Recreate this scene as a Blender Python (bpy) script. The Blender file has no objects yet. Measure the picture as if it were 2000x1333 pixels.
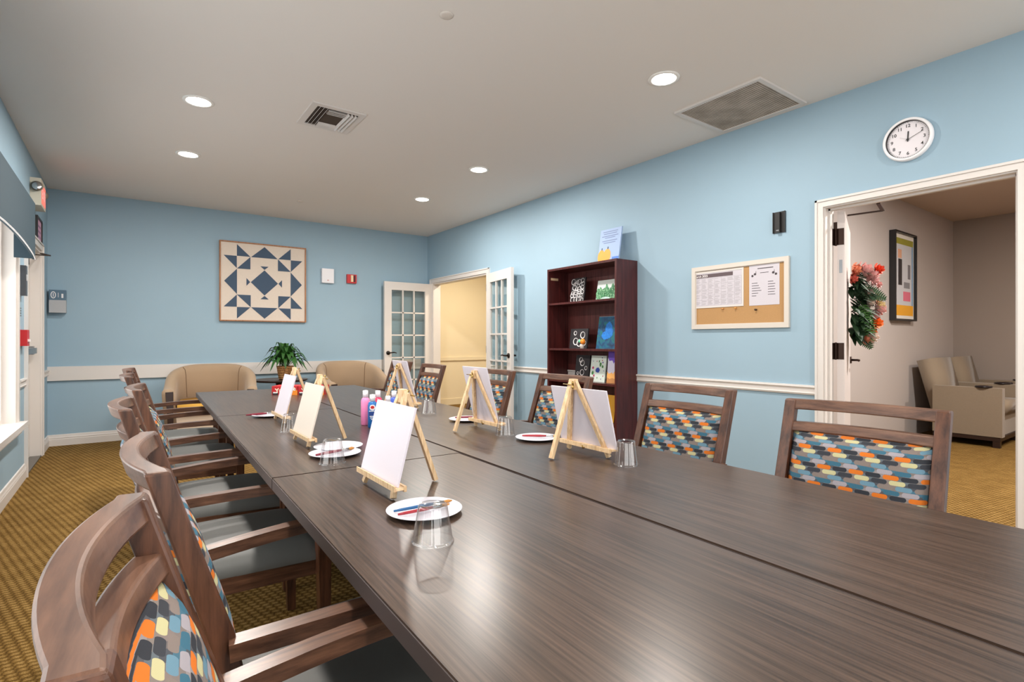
import bpy, bmesh, math, random
from mathutils import Vector, Matrix, Euler
random.seed(7)
PI = math.pi
S = bpy.context.scene
COL = S.collection

# ------------------------------------------------------------------ camera, world, exposure
TH = math.atan(753 / 1038.0)
camd = bpy.data.cameras.new('camera')
cam = bpy.data.objects.new('camera', camd); COL.objects.link(cam)
cam.location = (0, 0, 1.14); cam.rotation_euler = (PI / 2, 0, -TH)
camd.sensor_width = 36; camd.lens = 36 * 1038 / 2000.0; camd.clip_start = 0.02
S.camera = cam
S.view_settings.view_transform = 'Standard'; S.view_settings.look = 'None'
S.view_settings.gamma = 1; S.view_settings.use_curve_mapping = False
S.view_settings.exposure = 0.42
S.cycles.use_denoising = True
S.cycles.max_bounces = 10; S.cycles.diffuse_bounces = 6; S.cycles.glossy_bounces = 4
S.cycles.transparent_max_bounces = 16; S.cycles.transmission_bounces = 8
S.cycles.caustics_reflective = False; S.cycles.caustics_refractive = False
S.cycles.sample_clamp_indirect = 6

W = bpy.data.worlds.new('world'); S.world = W; W.use_nodes = True
bg = W.node_tree.nodes['Background']; bg.inputs[0].default_value = (1.0, 0.985, 0.965, 1); bg.inputs[1].default_value = 3.0

ZC = 2.789          # ceiling height
XL, XR = -0.69, 3.85
YB, YN = 7.58, -2.6  # back wall, wall behind the camera
WT = 0.12
DOWN = [(0.40, 4.22), (0.44, 5.47), (2.74, 4.32), (2.78, 5.61), (2.73, 2.14), (0.42, 1.9), (2.70, -0.3), (0.42, -0.3)]  # last three are unseen downlights added to brighten the room
DOWN_W = 27.0

# ------------------------------------------------------------------ materials
def lin(c):
    return tuple(((v / 255.0) / 12.92 if v / 255.0 <= 0.04045 else ((v / 255.0 + 0.055) / 1.055) ** 2.4) for v in c) + (1,)
def nt(name):
    m = bpy.data.materials.new(name); m.use_nodes = True
    return m, m.node_tree.nodes, m.node_tree.links, m.node_tree.nodes['Principled BSDF']
MC = {}
def mat(name, rgb, rough=0.6, metal=0.0, noise=0.0, nscale=20, bump=0.0, bscale=150, emit=0, spec=0.5, coat=0.0, sheen=0.0):
    if name in MC: return MC[name]
    m, n, l, p = nt(name)
    c = lin(rgb)
    p.inputs['Base Color'].default_value = c
    p.inputs['Roughness'].default_value = rough; p.inputs['Metallic'].default_value = metal
    p.inputs['Specular IOR Level'].default_value = spec
    if coat: p.inputs['Coat Weight'].default_value = coat; p.inputs['Coat Roughness'].default_value = 0.15
    if sheen: p.inputs['Sheen Weight'].default_value = sheen
    tc = n.new('ShaderNodeTexCoord')
    if noise:
        t = n.new('ShaderNodeTexNoise'); t.inputs['Scale'].default_value = nscale; t.inputs['Detail'].default_value = 4
        l.new(tc.outputs['Object'], t.inputs['Vector'])
        r = n.new('ShaderNodeMix'); r.data_type = 'RGBA'
        r.inputs['A'].default_value = tuple(v * (1 - noise) for v in c[:3]) + (1,)
        r.inputs['B'].default_value = tuple(min(1, v * (1 + noise)) for v in c[:3]) + (1,)
        l.new(t.outputs['Fac'], r.inputs['Factor']); l.new(r.outputs['Result'], p.inputs['Base Color'])
    if bump:
        t2 = n.new('ShaderNodeTexNoise'); t2.inputs['Scale'].default_value = bscale
        l.new(tc.outputs['Object'], t2.inputs['Vector'])
        b = n.new('ShaderNodeBump'); b.inputs['Strength'].default_value = bump; b.inputs['Distance'].default_value = 0.002
        l.new(t2.outputs['Fac'], b.inputs['Height']); l.new(b.outputs['Normal'], p.inputs['Normal'])
    if emit:
        p.inputs['Emission Color'].default_value = c; p.inputs['Emission Strength'].default_value = emit
    MC[name] = m; return m

def wood(name, dark, light, scale=(6, 6, 1), nscale=9, rough=0.35, fine=1.0, spec=0.5, lines=0.0):
    if name in MC: return MC[name]
    m, n, l, p = nt(name)
    tc = n.new('ShaderNodeTexCoord'); mp = n.new('ShaderNodeMapping'); mp.inputs['Scale'].default_value = scale
    l.new(tc.outputs['Object'], mp.inputs['Vector'])
    t = n.new('ShaderNodeTexNoise'); t.inputs['Scale'].default_value = nscale; t.inputs['Detail'].default_value = 7; t.inputs['Roughness'].default_value = 0.65
    l.new(mp.outputs[0], t.inputs['Vector'])
    r = n.new('ShaderNodeValToRGB'); r.color_ramp.elements[0].position = 0.36; r.color_ramp.elements[1].position = 0.66
    r.color_ramp.elements[0].color = lin(dark); r.color_ramp.elements[1].color = lin(light)
    l.new(t.outputs['Fac'], r.inputs[0]); l.new(r.outputs[0], p.inputs['Base Color'])
    p.inputs['Roughness'].default_value = rough; p.inputs['Specular IOR Level'].default_value = spec
    b = n.new('ShaderNodeBump'); b.inputs['Strength'].default_value = 0.12 * fine; b.inputs['Distance'].default_value = 0.001
    l.new(t.outputs['Fac'], b.inputs['Height']); l.new(b.outputs['Normal'], p.inputs['Normal'])
    MC[name] = m; return m

def thin_glass(name, tint=(0.97, 0.98, 0.98), rough=0.02, k=0.8, pw_=4.0, base=0.045):
    if name in MC: return MC[name]
    m = bpy.data.materials.new(name); m.use_nodes = True; n = m.node_tree.nodes; l = m.node_tree.links
    for x in list(n): n.remove(x)
    o = n.new('ShaderNodeOutputMaterial'); tr = n.new('ShaderNodeBsdfTransparent'); gl = n.new('ShaderNodeBsdfGlossy')
    tr.inputs[0].default_value = tint + (1,); gl.inputs['Roughness'].default_value = rough
    f = n.new('ShaderNodeLayerWeight'); f.inputs['Blend'].default_value = 0.5
    pw = n.new('ShaderNodeMath'); pw.operation = 'POWER'; pw.inputs[1].default_value = pw_; l.new(f.outputs['Facing'], pw.inputs[0])
    mt = n.new('ShaderNodeMath'); mt.operation = 'MULTIPLY_ADD'; mt.inputs[1].default_value = 0.6 * k; mt.inputs[2].default_value = base * k
    l.new(pw.outputs[0], mt.inputs[0])
    mx = n.new('ShaderNodeMixShader'); l.new(mt.outputs[0], mx.inputs[0]); l.new(tr.outputs[0], mx.inputs[1]); l.new(gl.outputs[0], mx.inputs[2])
    l.new(mx.outputs[0], o.inputs[0]); MC[name] = m; return m

def math_node(n, l, op, a, b=None, c=None):
    x = n.new('ShaderNodeMath'); x.operation = op
    for i, v in enumerate((a, b, c)):
        if v is None: continue
        if isinstance(v, (int, float)): x.inputs[i].default_value = v
        else: l.new(v, x.inputs[i])
    return x.outputs[0]

def pill_fabric():
    m, n, l, p = nt('pill_fabric')
    N = lambda op, a, b=None, c=None: math_node(n, l, op, a, b, c)
    tc = n.new('ShaderNodeTexCoord'); sp = n.new('ShaderNodeSeparateXYZ'); l.new(tc.outputs['UV'], sp.inputs[0])
    CW, CH = 0.0445, 0.0142
    z = N('DIVIDE', sp.outputs[1], CH)
    row = N('FLOOR', z)
    y0 = N('DIVIDE', sp.outputs[0], CW)
    x = N('MULTIPLY_ADD', row, 0.37, y0)
    col = N('FLOOR', x)
    fx = N('SUBTRACT', N('FRACT', x), 0.5); fz = N('SUBTRACT', N('FRACT', z), 0.5)
    dx = N('MAXIMUM', N('SUBTRACT', N('ABSOLUTE', N('MULTIPLY', fx, CW)), CW * 0.45 - CH * 0.48), 0.0)
    dz = N('ABSOLUTE', N('MULTIPLY', fz, CH))
    d = N('SQRT', N('ADD', N('MULTIPLY', dx, dx), N('MULTIPLY', dz, dz)))
    mask = N('LESS_THAN', d, CH * 0.46)
    idx = N('ADD', N('MULTIPLY', N('FLOORED_MODULO', row, 4.0), 2.0), N('FLOORED_MODULO', col, 2.0))
    col2 = N('FLOOR', N('ADD', x, 0.5)); row2 = N('FLOOR', N('ADD', z, 0.5))
    idx2 = N('ADD', N('MULTIPLY', N('FLOORED_MODULO', row2, 4.0), 2.0), N('FLOORED_MODULO', col2, 2.0))
    def ramp(cols, src):
        r = n.new('ShaderNodeValToRGB'); cr = r.color_ramp; cr.interpolation = 'CONSTANT'
        k = len(cols)
        while len(cr.elements) < k: cr.elements.new(0.5)
        for i, c in enumerate(cols):
            cr.elements[i].position = i / k; cr.elements[i].color = lin(c)
        l.new(N('DIVIDE', N('ADD', src, 0.5), float(k)), r.inputs[0]); return r.outputs[0]
    fg = ramp([(104, 138, 156), (130, 118, 112), (190, 184, 142), (60, 62, 68), (206, 112, 42), (52, 54, 60), (158, 152, 158), (62, 104, 124)], idx)
    bgc = ramp([(124, 114, 110), (72, 108, 126), (128, 116, 112), (78, 80, 86), (128, 118, 112), (98, 106, 112), (142, 134, 134), (84, 84, 88)], idx2)
    mx = n.new('ShaderNodeMix'); mx.data_type = 'RGBA'; l.new(mask, mx.inputs['Factor']); l.new(bgc, mx.inputs['A']); l.new(fg, mx.inputs['B'])
    # ribbed weave
    wv = n.new('ShaderNodeTexWave'); wv.wave_type = 'BANDS'; wv.bands_direction = 'Y'; wv.inputs['Scale'].default_value = 190
    l.new(tc.outputs['UV'], wv.inputs['Vector']); wv.bands_direction = 'X'
    m2 = n.new('ShaderNodeMix'); m2.data_type = 'RGBA'; m2.blend_type = 'MULTIPLY'; m2.inputs['Factor'].default_value = 0.22
    l.new(mx.outputs['Result'], m2.inputs['A']); l.new(wv.outputs['Color'], m2.inputs['B'])
    l.new(m2.outputs['Result'], p.inputs['Base Color'])
    p.inputs['Roughness'].default_value = 0.9; p.inputs['Specular IOR Level'].default_value = 0.15
    b = n.new('ShaderNodeBump'); b.inputs['Strength'].default_value = 0.2; b.inputs['Distance'].default_value = 0.001
    l.new(wv.outputs['Fac'], b.inputs['Height']); l.new(b.outputs['Normal'], p.inputs['Normal'])
    return m

def carpet():
    m, n, l, p = nt('woven_carpet')
    N = lambda op, a, b=None, c=None: math_node(n, l, op, a, b, c)
    tc = n.new('ShaderNodeTexCoord')
    mp = n.new('ShaderNodeMapping'); mp.inputs['Rotation'].default_value = (0, 0, math.radians(10)); l.new(tc.outputs['Object'], mp.inputs['Vector'])
    sp = n.new('ShaderNodeSeparateXYZ'); l.new(mp.outputs[0], sp.inputs[0])
    wob = n.new('ShaderNodeTexNoise'); wob.inputs['Scale'].default_value = 60; l.new(tc.outputs['Object'], wob.inputs['Vector'])
    CX, CY = 0.036, 0.026
    y = N('ADD', N('DIVIDE', sp.outputs[1], CY), N('MULTIPLY', wob.outputs['Fac'], 0.35))
    row = N('FLOOR', y)
    x = N('ADD', N('MULTIPLY_ADD', row, 0.34, N('DIVIDE', sp.outputs[0], CX)), N('MULTIPLY', wob.outputs['Fac'], 0.35))
    fx = N('FRACT', x); fy = N('FRACT', y)
    ax = N('ABSOLUTE', N('SUBTRACT', fx, 0.5)); ay = N('ABSOLUTE', N('SUBTRACT', fy, 0.5))
    h = N('MAXIMUM', N('MULTIPLY', ax, 2.0), N('MULTIPLY', ay, 1.9))
    h = N('SUBTRACT', 1.0, N('POWER', h, 2.2))
    ns = n.new('ShaderNodeTexNoise'); ns.inputs['Scale'].default_value = 260; ns.inputs['Detail'].default_value = 3; l.new(tc.outputs['Object'], ns.inputs['Vector'])
    n2 = n.new('ShaderNodeTexNoise'); n2.inputs['Scale'].default_value = 9; n2.inputs['Detail'].default_value = 3; l.new(tc.outputs['Object'], n2.inputs['Vector'])
    f = N('ADD', N('MULTIPLY', h, 0.55), N('ADD', N('MULTIPLY', N('SUBTRACT', ns.outputs['Fac'], 0.5), 1.1), N('MULTIPLY', N('SUBTRACT', n2.outputs['Fac'], 0.5), 0.35)))
    r = n.new('ShaderNodeValToRGB'); r.color_ramp.elements[0].position = 0.0; r.color_ramp.elements[1].position = 0.75
    r.color_ramp.elements[0].color = lin((78, 55, 22)); r.color_ramp.elements[1].color = lin((172, 140, 88))
    e = r.color_ramp.elements.new(0.35); e.color = lin((118, 89, 42))
    l.new(f, r.inputs[0]); l.new(r.outputs[0], p.inputs['Base Color'])
    p.inputs['Roughness'].default_value = 0.95; p.inputs['Specular IOR Level'].default_value = 0.1
    b = n.new('ShaderNodeBump'); b.inputs['Strength'].default_value = 0.5; b.inputs['Distance'].default_value = 0.004
    l.new(f, b.inputs['Height']); l.new(b.outputs['Normal'], p.inputs['Normal'])
    return m

def wicker():
    m, n, l, p = nt('wicker')
    tc = n.new('ShaderNodeTexCoord')
    w = n.new('ShaderNodeTexWave'); w.bands_direction = 'Z'; w.inputs['Scale'].default_value = 14; w.inputs['Distortion'].default_value = 3; w.inputs['Detail Scale'].default_value = 6
    l.new(tc.outputs['Object'], w.inputs['Vector'])
    r = n.new('ShaderNodeValToRGB'); r.color_ramp.elements[0].color = lin((110, 64, 28)); r.color_ramp.elements[1].color = lin((214, 158, 94))
    l.new(w.outputs['Fac'], r.inputs[0]); l.new(r.outputs[0], p.inputs['Base Color']); p.inputs['Roughness'].default_value = 0.7
    b = n.new('ShaderNodeBump'); b.inputs['Strength'].default_value = 0.8; b.inputs['Distance'].default_value = 0.004
    l.new(w.outputs['Fac'], b.inputs['Height']); l.new(b.outputs['Normal'], p.inputs['Normal']); return m

def perforated():
    m, n, l, p = nt('perforated_grille')
    tc = n.new('ShaderNodeTexCoord'); mp = n.new('ShaderNodeMapping'); mp.inputs['Scale'].default_value = (90, 90, 90); mp.inputs['Rotation'].default_value = (0, 0, PI / 4)
    l.new(tc.outputs['Object'], mp.inputs['Vector'])
    ch = n.new('ShaderNodeTexChecker'); ch.inputs['Scale'].default_value = 1.0
    ch.inputs['Color1'].default_value = lin((205, 190, 172)); ch.inputs['Color2'].default_value = lin((120, 104, 90)); l.new(mp.outputs[0], ch.inputs['Vector'])
    ns = n.new('ShaderNodeTexNoise'); ns.inputs['Scale'].default_value = 7; ns.inputs['Detail'].default_value = 6; l.new(tc.outputs['Object'], ns.inputs['Vector'])
    r = n.new('ShaderNodeValToRGB'); r.color_ramp.elements[0].position = 0.3; r.color_ramp.elements[0].color = (0.62, 0.58, 0.52, 1); r.color_ramp.elements[1].position = 0.6
    l.new(ns.outputs['Fac'], r.inputs[0])
    mx = n.new('ShaderNodeMix'); mx.data_type = 'RGBA'; mx.blend_type = 'MULTIPLY'; mx.inputs['Factor'].default_value = 1
    l.new(ch.outputs[0], mx.inputs['A']); l.new(r.outputs[0], mx.inputs['B']); l.new(mx.outputs['Result'], p.inputs['Base Color'])
    return m

def swirl(name, stops, scale=9, dist=2.0):
    """brushy paint colours for the small canvases"""
    m, n, l, p = nt(name)
    tc = n.new('ShaderNodeTexCoord'); t = n.new('ShaderNodeTexNoise'); t.inputs['Scale'].default_value = scale; t.inputs['Detail'].default_value = 4; t.inputs['Distortion'].default_value = dist
    l.new(tc.outputs['Object'], t.inputs['Vector']); r = n.new('ShaderNodeValToRGB'); cr = r.color_ramp
    while len(cr.elements) < len(stops): cr.elements.new(0.5)
    for i, (q, c) in enumerate(stops): cr.elements[i].position = q; cr.elements[i].color = lin(c)
    l.new(t.outputs['Fac'], r.inputs[0]); l.new(r.outputs[0], p.inputs['Base Color']); p.inputs['Roughness'].default_value = 0.5
    return m

BLUE = mat('blue_wall_paint', (149, 175, 191), 0.65, noise=0.03, nscale=3, bump=0.12, bscale=260)
CEIL = mat('ceiling_paint', (226, 221, 216), 0.9, bump=0.1, bscale=220)
WHITE = mat('white_trim_paint', (214, 208, 203), 0.38)
GREYW = mat('greige_wall_paint', (182, 172, 167), 0.7, bump=0.1, bscale=260)
GREYW2 = mat('taupe_wall_paint', (158, 144, 134), 0.7)
CREAM = mat('cream_wall_paint', (224, 210, 182), 0.7)
CARPET = carpet()
TOP = wood('dark_laminate', (46, 35, 28), (84, 66, 55), (26, 0.5, 26), 7, 0.29, 0.06, 0.5)
EDGE = mat('grey_brown_edge_band', (78, 68, 66), 0.45)
BLACKM = mat('black_metal', (30, 30, 32), 0.35, 0.6)
WOODV = wood('walnut_vertical', (58, 33, 21), (102, 64, 44), (9, 9, 0.9), 6, 0.33, 0.5)
WOODH = wood('walnut_crosswise', (74, 48, 36), (116, 82, 63), (9, 0.9, 9), 6, 0.33, 0.5)
WOODX = wood('walnut_lengthwise', (66, 42, 31), (110, 76, 57), (0.9, 12, 12), 6, 0.30, 0.5)
FABRIC = pill_fabric()
VINYL = mat('grey_vinyl', (90, 90, 87), 0.48, noise=0.04, nscale=30)
CHROME = mat('chrome', (200, 200, 200), 0.15, 1.0)
BRASS = mat('brass', (170, 140, 80), 0.3, 1.0)
PINE = wood('pale_pine', (196, 160, 118), (232, 204, 164), (14, 14, 2), 9, 0.5, 0.4)
CANVAS = mat('blank_canvas_cloth', (208, 201, 209), 0.8, bump=0.15, bscale=600)
PLATE = mat('plate_plastic', (206, 203, 212), 0.35)
CUPM = thin_glass('clear_plastic', (0.97, 0.975, 0.98), rough=0.05, k=1.3, pw_=2.2, base=0.09)
PANE = thin_glass('door_glass', (0.95, 0.97, 0.96), k=1.3)
MAHOG = wood('mahogany', (56, 20, 20), (84, 34, 32), (10, 10, 0.6), 5, 0.35, 0.3)
BEIGE = mat('beige_upholstery', (158, 134, 108), 0.85, noise=0.06, nscale=120, sheen=0.2, bump=0.15, bscale=500)
TANF = mat('taupe_upholstery', (136, 119, 99), 0.88, noise=0.08, nscale=90, sheen=0.2, bump=0.15, bscale=500)
ESPR = mat('espresso_wood', (42, 24, 18), 0.35)
BRONZE = mat('bronze_hardware', (58, 40, 32), 0.35, 0.7)
BLACKP = mat('black_plastic', (32, 30, 30), 0.4)
BLACKPT = mat('black_paint', (34, 30, 34), 0.5)
WHITEPT = mat('white_paint', (236, 232, 232), 0.5)
NAVY = mat('navy_paint', (50, 72, 96), 0.6)
QCREAM = mat('quilt_cream', (216, 202, 188), 0.7, noise=0.04, nscale=40)
OAK = wood('oak_frame', (140, 88, 50), (180, 124, 80), (8, 8, 1), 6, 0.45)
CORK = mat('cork', (176, 136, 90), 0.9, noise=0.12, nscale=140)
PAPER = mat('white_paper', (198, 193, 200), 0.75)
PRINT = mat('grey_print', (150, 146, 150), 0.8)
PRINTD = mat('dark_print', (70, 62, 66), 0.8)
RED = mat('red_plastic', (190, 24, 30), 0.4)
TEAL = mat('slate_teal_cloth', (46, 64, 74), 0.85, noise=0.05, nscale=80)
ORANGE = mat('orange_paint', (240, 150, 20), 0.5)
LEAF = mat('leaf_green', (38, 82, 28), 0.45, noise=0.35, nscale=14)
LEAFL = mat('fern_green', (76, 128, 50), 0.5, noise=0.3, nscale=20)
STEEL = mat('brushed_steel', (150, 150, 152), 0.3, 0.9)
GREY = mat('grey_plastic', (176, 176, 178), 0.5)
LAMP = mat('lamp_lens', (255, 250, 240), 0.5, emit=14)
HEMR = mat('maroon_handle', (120, 20, 44), 0.35)

# ------------------------------------------------------------------ helpers
def obj(name, bm, m, parent=None, bevel=0.0, smooth=False, seg=2, angle=35):
    if bevel > 0:
        es = [e for e in bm.edges if len(e.link_faces) == 2 and e.calc_face_angle(0) > math.radians(angle)]
        if es: bmesh.ops.bevel(bm, geom=es, offset=bevel, segments=seg, profile=0.5, affect='EDGES', clamp_overlap=True)
    me = bpy.data.meshes.new(name); bm.normal_update(); bm.to_mesh(me); bm.free()
    for mm in (m if isinstance(m, (list, tuple)) else [m]): me.materials.append(mm)
    if smooth:
        for f in me.polygons: f.use_smooth = True
    o = bpy.data.objects.new(name, me); COL.objects.link(o)
    if parent: o.parent = parent
    return o
def tag(o, label=None, cat=None, group=None, kind=None):
    if label: o['label'] = label
    if cat: o['category'] = cat
    if group: o['group'] = group
    if kind: o['kind'] = kind
    return o
def thing(name, label, cat, loc=(0, 0, 0), rz=0, group=None):
    o = bpy.data.objects.new(name, None); COL.objects.link(o); o.empty_display_size = 0.1
    o.location = loc; o.rotation_euler = (0, 0, rz)
    return tag(o, label, cat, group)
def struct(o): o['kind'] = 'structure'; return o
def copy_tree(o, parent=None):
    c = o.copy(); COL.objects.link(c)
    if parent: c.parent = parent
    for ch in list(o.children): copy_tree(ch, c)
    return c
def BM(): return bmesh.new()
def box(bm, a, b, M=None):
    """axis box between corners a and b"""
    x0, x1 = sorted((a[0], b[0])); y0, y1 = sorted((a[1], b[1])); z0, z1 = sorted((a[2], b[2]))
    vs = [bm.verts.new(Vector(p)) for p in ((x0, y0, z0), (x1, y0, z0), (x1, y1, z0), (x0, y1, z0), (x0, y0, z1), (x1, y0, z1), (x1, y1, z1), (x0, y1, z1))]
    if M:
        for v in vs: v.co = M @ v.co
    for f in ((0, 3, 2, 1), (4, 5, 6, 7), (0, 1, 5, 4), (1, 2, 6, 5), (2, 3, 7, 6), (3, 0, 4, 7)): bm.faces.new([vs[i] for i in f])
    return vs
def bx(a, b, M=None): bm = BM(); box(bm, a, b, M); return bm
def sweep(bm, pts, w, h, up=Vector((0, 0, 1)), closed=False):
    """rectangular section (w sideways, h along up) along points; w,h may be lists"""
    n = len(pts); rings = []
    for i, p in enumerate(pts):
        p = Vector(p); a = Vector(pts[max(0, i - 1)]); b = Vector(pts[min(n - 1, i + 1)])
        t = (b - a).normalized(); s = t.cross(up)
        if s.length < 1e-5: s = Vector((1, 0, 0))
        s.normalize(); u = s.cross(t).normalized()
        ww = w[i] if isinstance(w, (list, tuple)) else w; hh = h[i] if isinstance(h, (list, tuple)) else h
        rings.append([bm.verts.new(p + s * sx * ww / 2 + u * sz * hh / 2) for sx, sz in ((-1, -1), (1, -1), (1, 1), (-1, 1))])
    for a, b in zip(rings, rings[1:]):
        for k in range(4): bm.faces.new([a[k], a[(k + 1) % 4], b[(k + 1) % 4], b[k]])
    bm.faces.new(rings[0][::-1]); bm.faces.new(rings[-1])
def tube(bm, pts, r, n=10):
    rings = []
    for i, p in enumerate(pts):
        p = Vector(p); a = Vector(pts[max(0, i - 1)]); b = Vector(pts[min(len(pts) - 1, i + 1)])
        t = (b - a).normalized(); s = t.orthogonal().normalized()
        if rings_ref := (tube.last if i else None):
            s = (rings_ref - t * rings_ref.dot(t)).normalized()
        tube.last = s; u = t.cross(s)
        rr = r[i] if isinstance(r, (list, tuple)) else r
        rings.append([bm.verts.new(p + (s * math.cos(2 * PI * k / n) + u * math.sin(2 * PI * k / n)) * rr) for k in range(n)])
    for a, b in zip(rings, rings[1:]):
        for k in range(n): bm.faces.new([a[k], a[(k + 1) % n], b[(k + 1) % n], b[k]])
    bm.faces.new(rings[0][::-1]); bm.faces.new(rings[-1])
tube.last = None
def lathe(bm, prof, n=32, c=(0, 0, 0), closed=False):
    rings = []
    for r, z in prof:
        if r < 1e-6: rings.append([bm.verts.new((c[0], c[1], c[2] + z))])
        else: rings.append([bm.verts.new((c[0] + r * math.cos(2 * PI * k / n), c[1] + r * math.sin(2 * PI * k / n), c[2] + z)) for k in range(n)])
    pairs = list(zip(rings, rings[1:]))
    if closed: pairs.append((rings[-1], rings[0]))
    for a, b in pairs:
        for k in range(n):
            k2 = (k + 1) % n
            if len(a) == 1 and len(b) == 1: continue
            if len(a) == 1: bm.faces.new([a[0], b[k2], b[k]])
            elif len(b) == 1: bm.faces.new([a[k], a[k2], b[0]])
            else: bm.faces.new([a[k], a[k2], b[k2], b[k]])
def prism(bm, poly, d, M):
    """polygon in local xy extruded by d along local z, mapped by M"""
    a = [bm.verts.new(M @ Vector((x, y, 0))) for x, y in poly]; b = [bm.verts.new(M @ Vector((x, y, d))) for x, y in poly]
    bm.faces.new(a[::-1]); bm.faces.new(b)
    k = len(poly)
    for i in range(k): bm.faces.new([a[i], a[(i + 1) % k], b[(i + 1) % k], b[i]])
def mat4(xa, ya, za, o):
    m = Matrix.Identity(4)
    for i in range(3): m[i][0] = xa[i]; m[i][1] = ya[i]; m[i][2] = za[i]; m[i][3] = o[i]
    return m
# frames for things on walls: local x = right as seen by a viewer, y = up, z = out of the wall
def on_back(x, z, y=YB): return mat4((1, 0, 0), (0, 0, 1), (0, -1, 0), (x, y, z))
def on_right(yy, z, x=XR): return mat4((0, -1, 0), (0, 0, 1), (-1, 0, 0), (x, yy, z))
def on_left(yy, z, x=XL): return mat4((0, 1, 0), (0, 0, 1), (1, 0, 0), (x, yy, z))
def text(name, s, size, M, m, parent=None, ext=0.0006, align='CENTER', bold=0.0, sx=1.0):
    cu = bpy.data.curves.new(name, 'FONT'); cu.body = s; cu.size = size; cu.align_x = align; cu.align_y = 'CENTER'; cu.extrude = ext; cu.offset = bold
    t = bpy.data.objects.new(name, cu); COL.objects.link(t); bpy.context.view_layer.update()
    me = bpy.data.meshes.new_from_object(t.evaluated_get(bpy.context.evaluated_depsgraph_get()))
    bpy.data.objects.remove(t)
    me.transform(M @ Matrix.Diagonal((sx, 1, 1, 1))); me.materials.clear(); me.materials.append(m)
    o = bpy.data.objects.new(name, me); COL.objects.link(o)
    if parent: o.parent = parent
    return o
def wbox(bm, M, x0, x1, y0, y1, z0, z1): box(bm, (x0, y0, z0), (x1, y1, z1), M)
def frame_bm(M, w, h, b, z0, z1):
    """rectangular frame w x h, bar width b, centred"""
    bm = BM()
    wbox(bm, M, -w / 2, w / 2, h / 2 - b, h / 2, z0, z1); wbox(bm, M, -w / 2, w / 2, -h / 2, -h / 2 + b, z0, z1)
    wbox(bm, M, -w / 2, -w / 2 + b, -h / 2 + b, h / 2 - b, z0, z1); wbox(bm, M, w / 2 - b, w / 2, -h / 2 + b, h / 2 - b, z0, z1)
    return bm

# ------------------------------------------------------------------ room shell
XO = 9.23   # far wall of the lounge next door
struct(obj('floor', bx((XL - WT - 0.1, YN - WT, -0.1), (XO + WT, 8.6, 0)), CARPET))
struct(obj('ceiling', bx((XL - WT, YN - WT, ZC), (XR + WT, YB + WT, ZC + 0.1)), CEIL))
struct(obj('wall_back', bx((XL - WT, YB, 0), (XR + WT, YB + WT, ZC)), BLUE))
# right wall with the two openings
DY0, DY1, DZ = 0.696, 1.695, 2.064       # doorway to the lounge
FY0, FY1, FZ = 5.86, 7.40, 2.035      # french doors
b = BM()
box(b, (XR, YN, 0), (XR + WT, DY0, ZC)); box(b, (XR, DY0, DZ), (XR + WT, DY1, ZC)); box(b, (XR, DY1, 0), (XR + WT, FY0, ZC))
box(b, (XR, FY0, FZ), (XR + WT, FY1, ZC)); box(b, (XR, FY1, 0), (XR + WT, YB, ZC))
struct(obj('wall_right', b, BLUE))
# left wall: one seen window, two added ones, and the exit door
WZ0, WZ1 = 0.50, 2.12
WINS = [(3.55, 5.55), (0.9, 2.9), (-1.9, 0.1)]  # only the first is seen; the others are added out of view for daylight
EY0, EY1, EZ = 6.03, 6.98, 2.03
b = BM(); ys = [YN] ; cur = YN
for a, c in sorted(WINS):
    box(b, (XL - WT, cur, 0), (XL, a, ZC)); box(b, (XL - WT, a, 0), (XL, c, WZ0)); box(b, (XL - WT, a, WZ1), (XL, c, ZC)); cur = c
box(b, (XL - WT, cur, 0), (XL, EY0, ZC)); box(b, (XL - WT, EY0, EZ), (XL, EY1, ZC)); box(b, (XL - WT, EY1, 0), (XL, YB, ZC))
struct(obj('wall_left', b, BLUE))
FW_ADDED = [(-0.3, 1.45, 0.1, 2.35), (1.75, 3.5, 0.1, 2.35)]  # unseen windows added behind the camera to brighten ceiling and walls
b = BM(); box(b, (XL - WT, YN - WT, 0), (-0.3, YN, ZC)); box(b, (1.45, YN - WT, 0), (1.75, YN, ZC)); box(b, (3.5, YN - WT, 0), (XR + WT, YN, ZC))
for (a, c, z0, z1) in FW_ADDED: box(b, (a, YN - WT, 0), (c, YN, z0)); box(b, (a, YN - WT, z1), (c, YN, ZC))
struct(obj('wall_front', b, BLUE))
for i, (a, c, z0, z1) in enumerate(FW_ADDED):
    M = mat4((1, 0, 0), (0, 0, 1), (0, 1, 0), ((a + c) / 2, YN - WT, (z0 + z1) / 2))
    w = struct(obj('window_%d' % (i + 4), frame_bm(M, c - a, z1 - z0, 0.06, 0.02, 0.08), WHITE, bevel=0.003))
    pl = bpy.data.lights.new('daylight', 'AREA'); pl.shape = 'RECTANGLE'; pl.size = c - a; pl.size_y = z1 - z0; pl.cycles.is_portal = True
    po = bpy.data.objects.new('daylight', pl); COL.objects.link(po); po.location = ((a + c) / 2, YN - WT - 0.03, (z0 + z1) / 2); po.rotation_euler = (PI / 2, 0, 0)
# lounge next door
LY = 2.36
struct(obj('wall_lounge_side', bx((XR + WT, LY, 0), (XO, LY + 0.1, ZC)), GREYW))
struct(obj('wall_lounge_end', bx((XO, -2.0, 0), (XO + 0.1, LY + 0.1, ZC)), GREYW2))
struct(obj('wall_lounge_near', bx((XR + WT, -2.1, 0), (XO, -2.0, ZC)), GREYW))
struct(obj('ceiling_lounge', bx((XR + WT, -2.1, ZC), (XO + 0.1, LY + 0.1, ZC + 0.1)), mat('lounge_ceiling_paint', (196, 178, 164), 0.9)))
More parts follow.
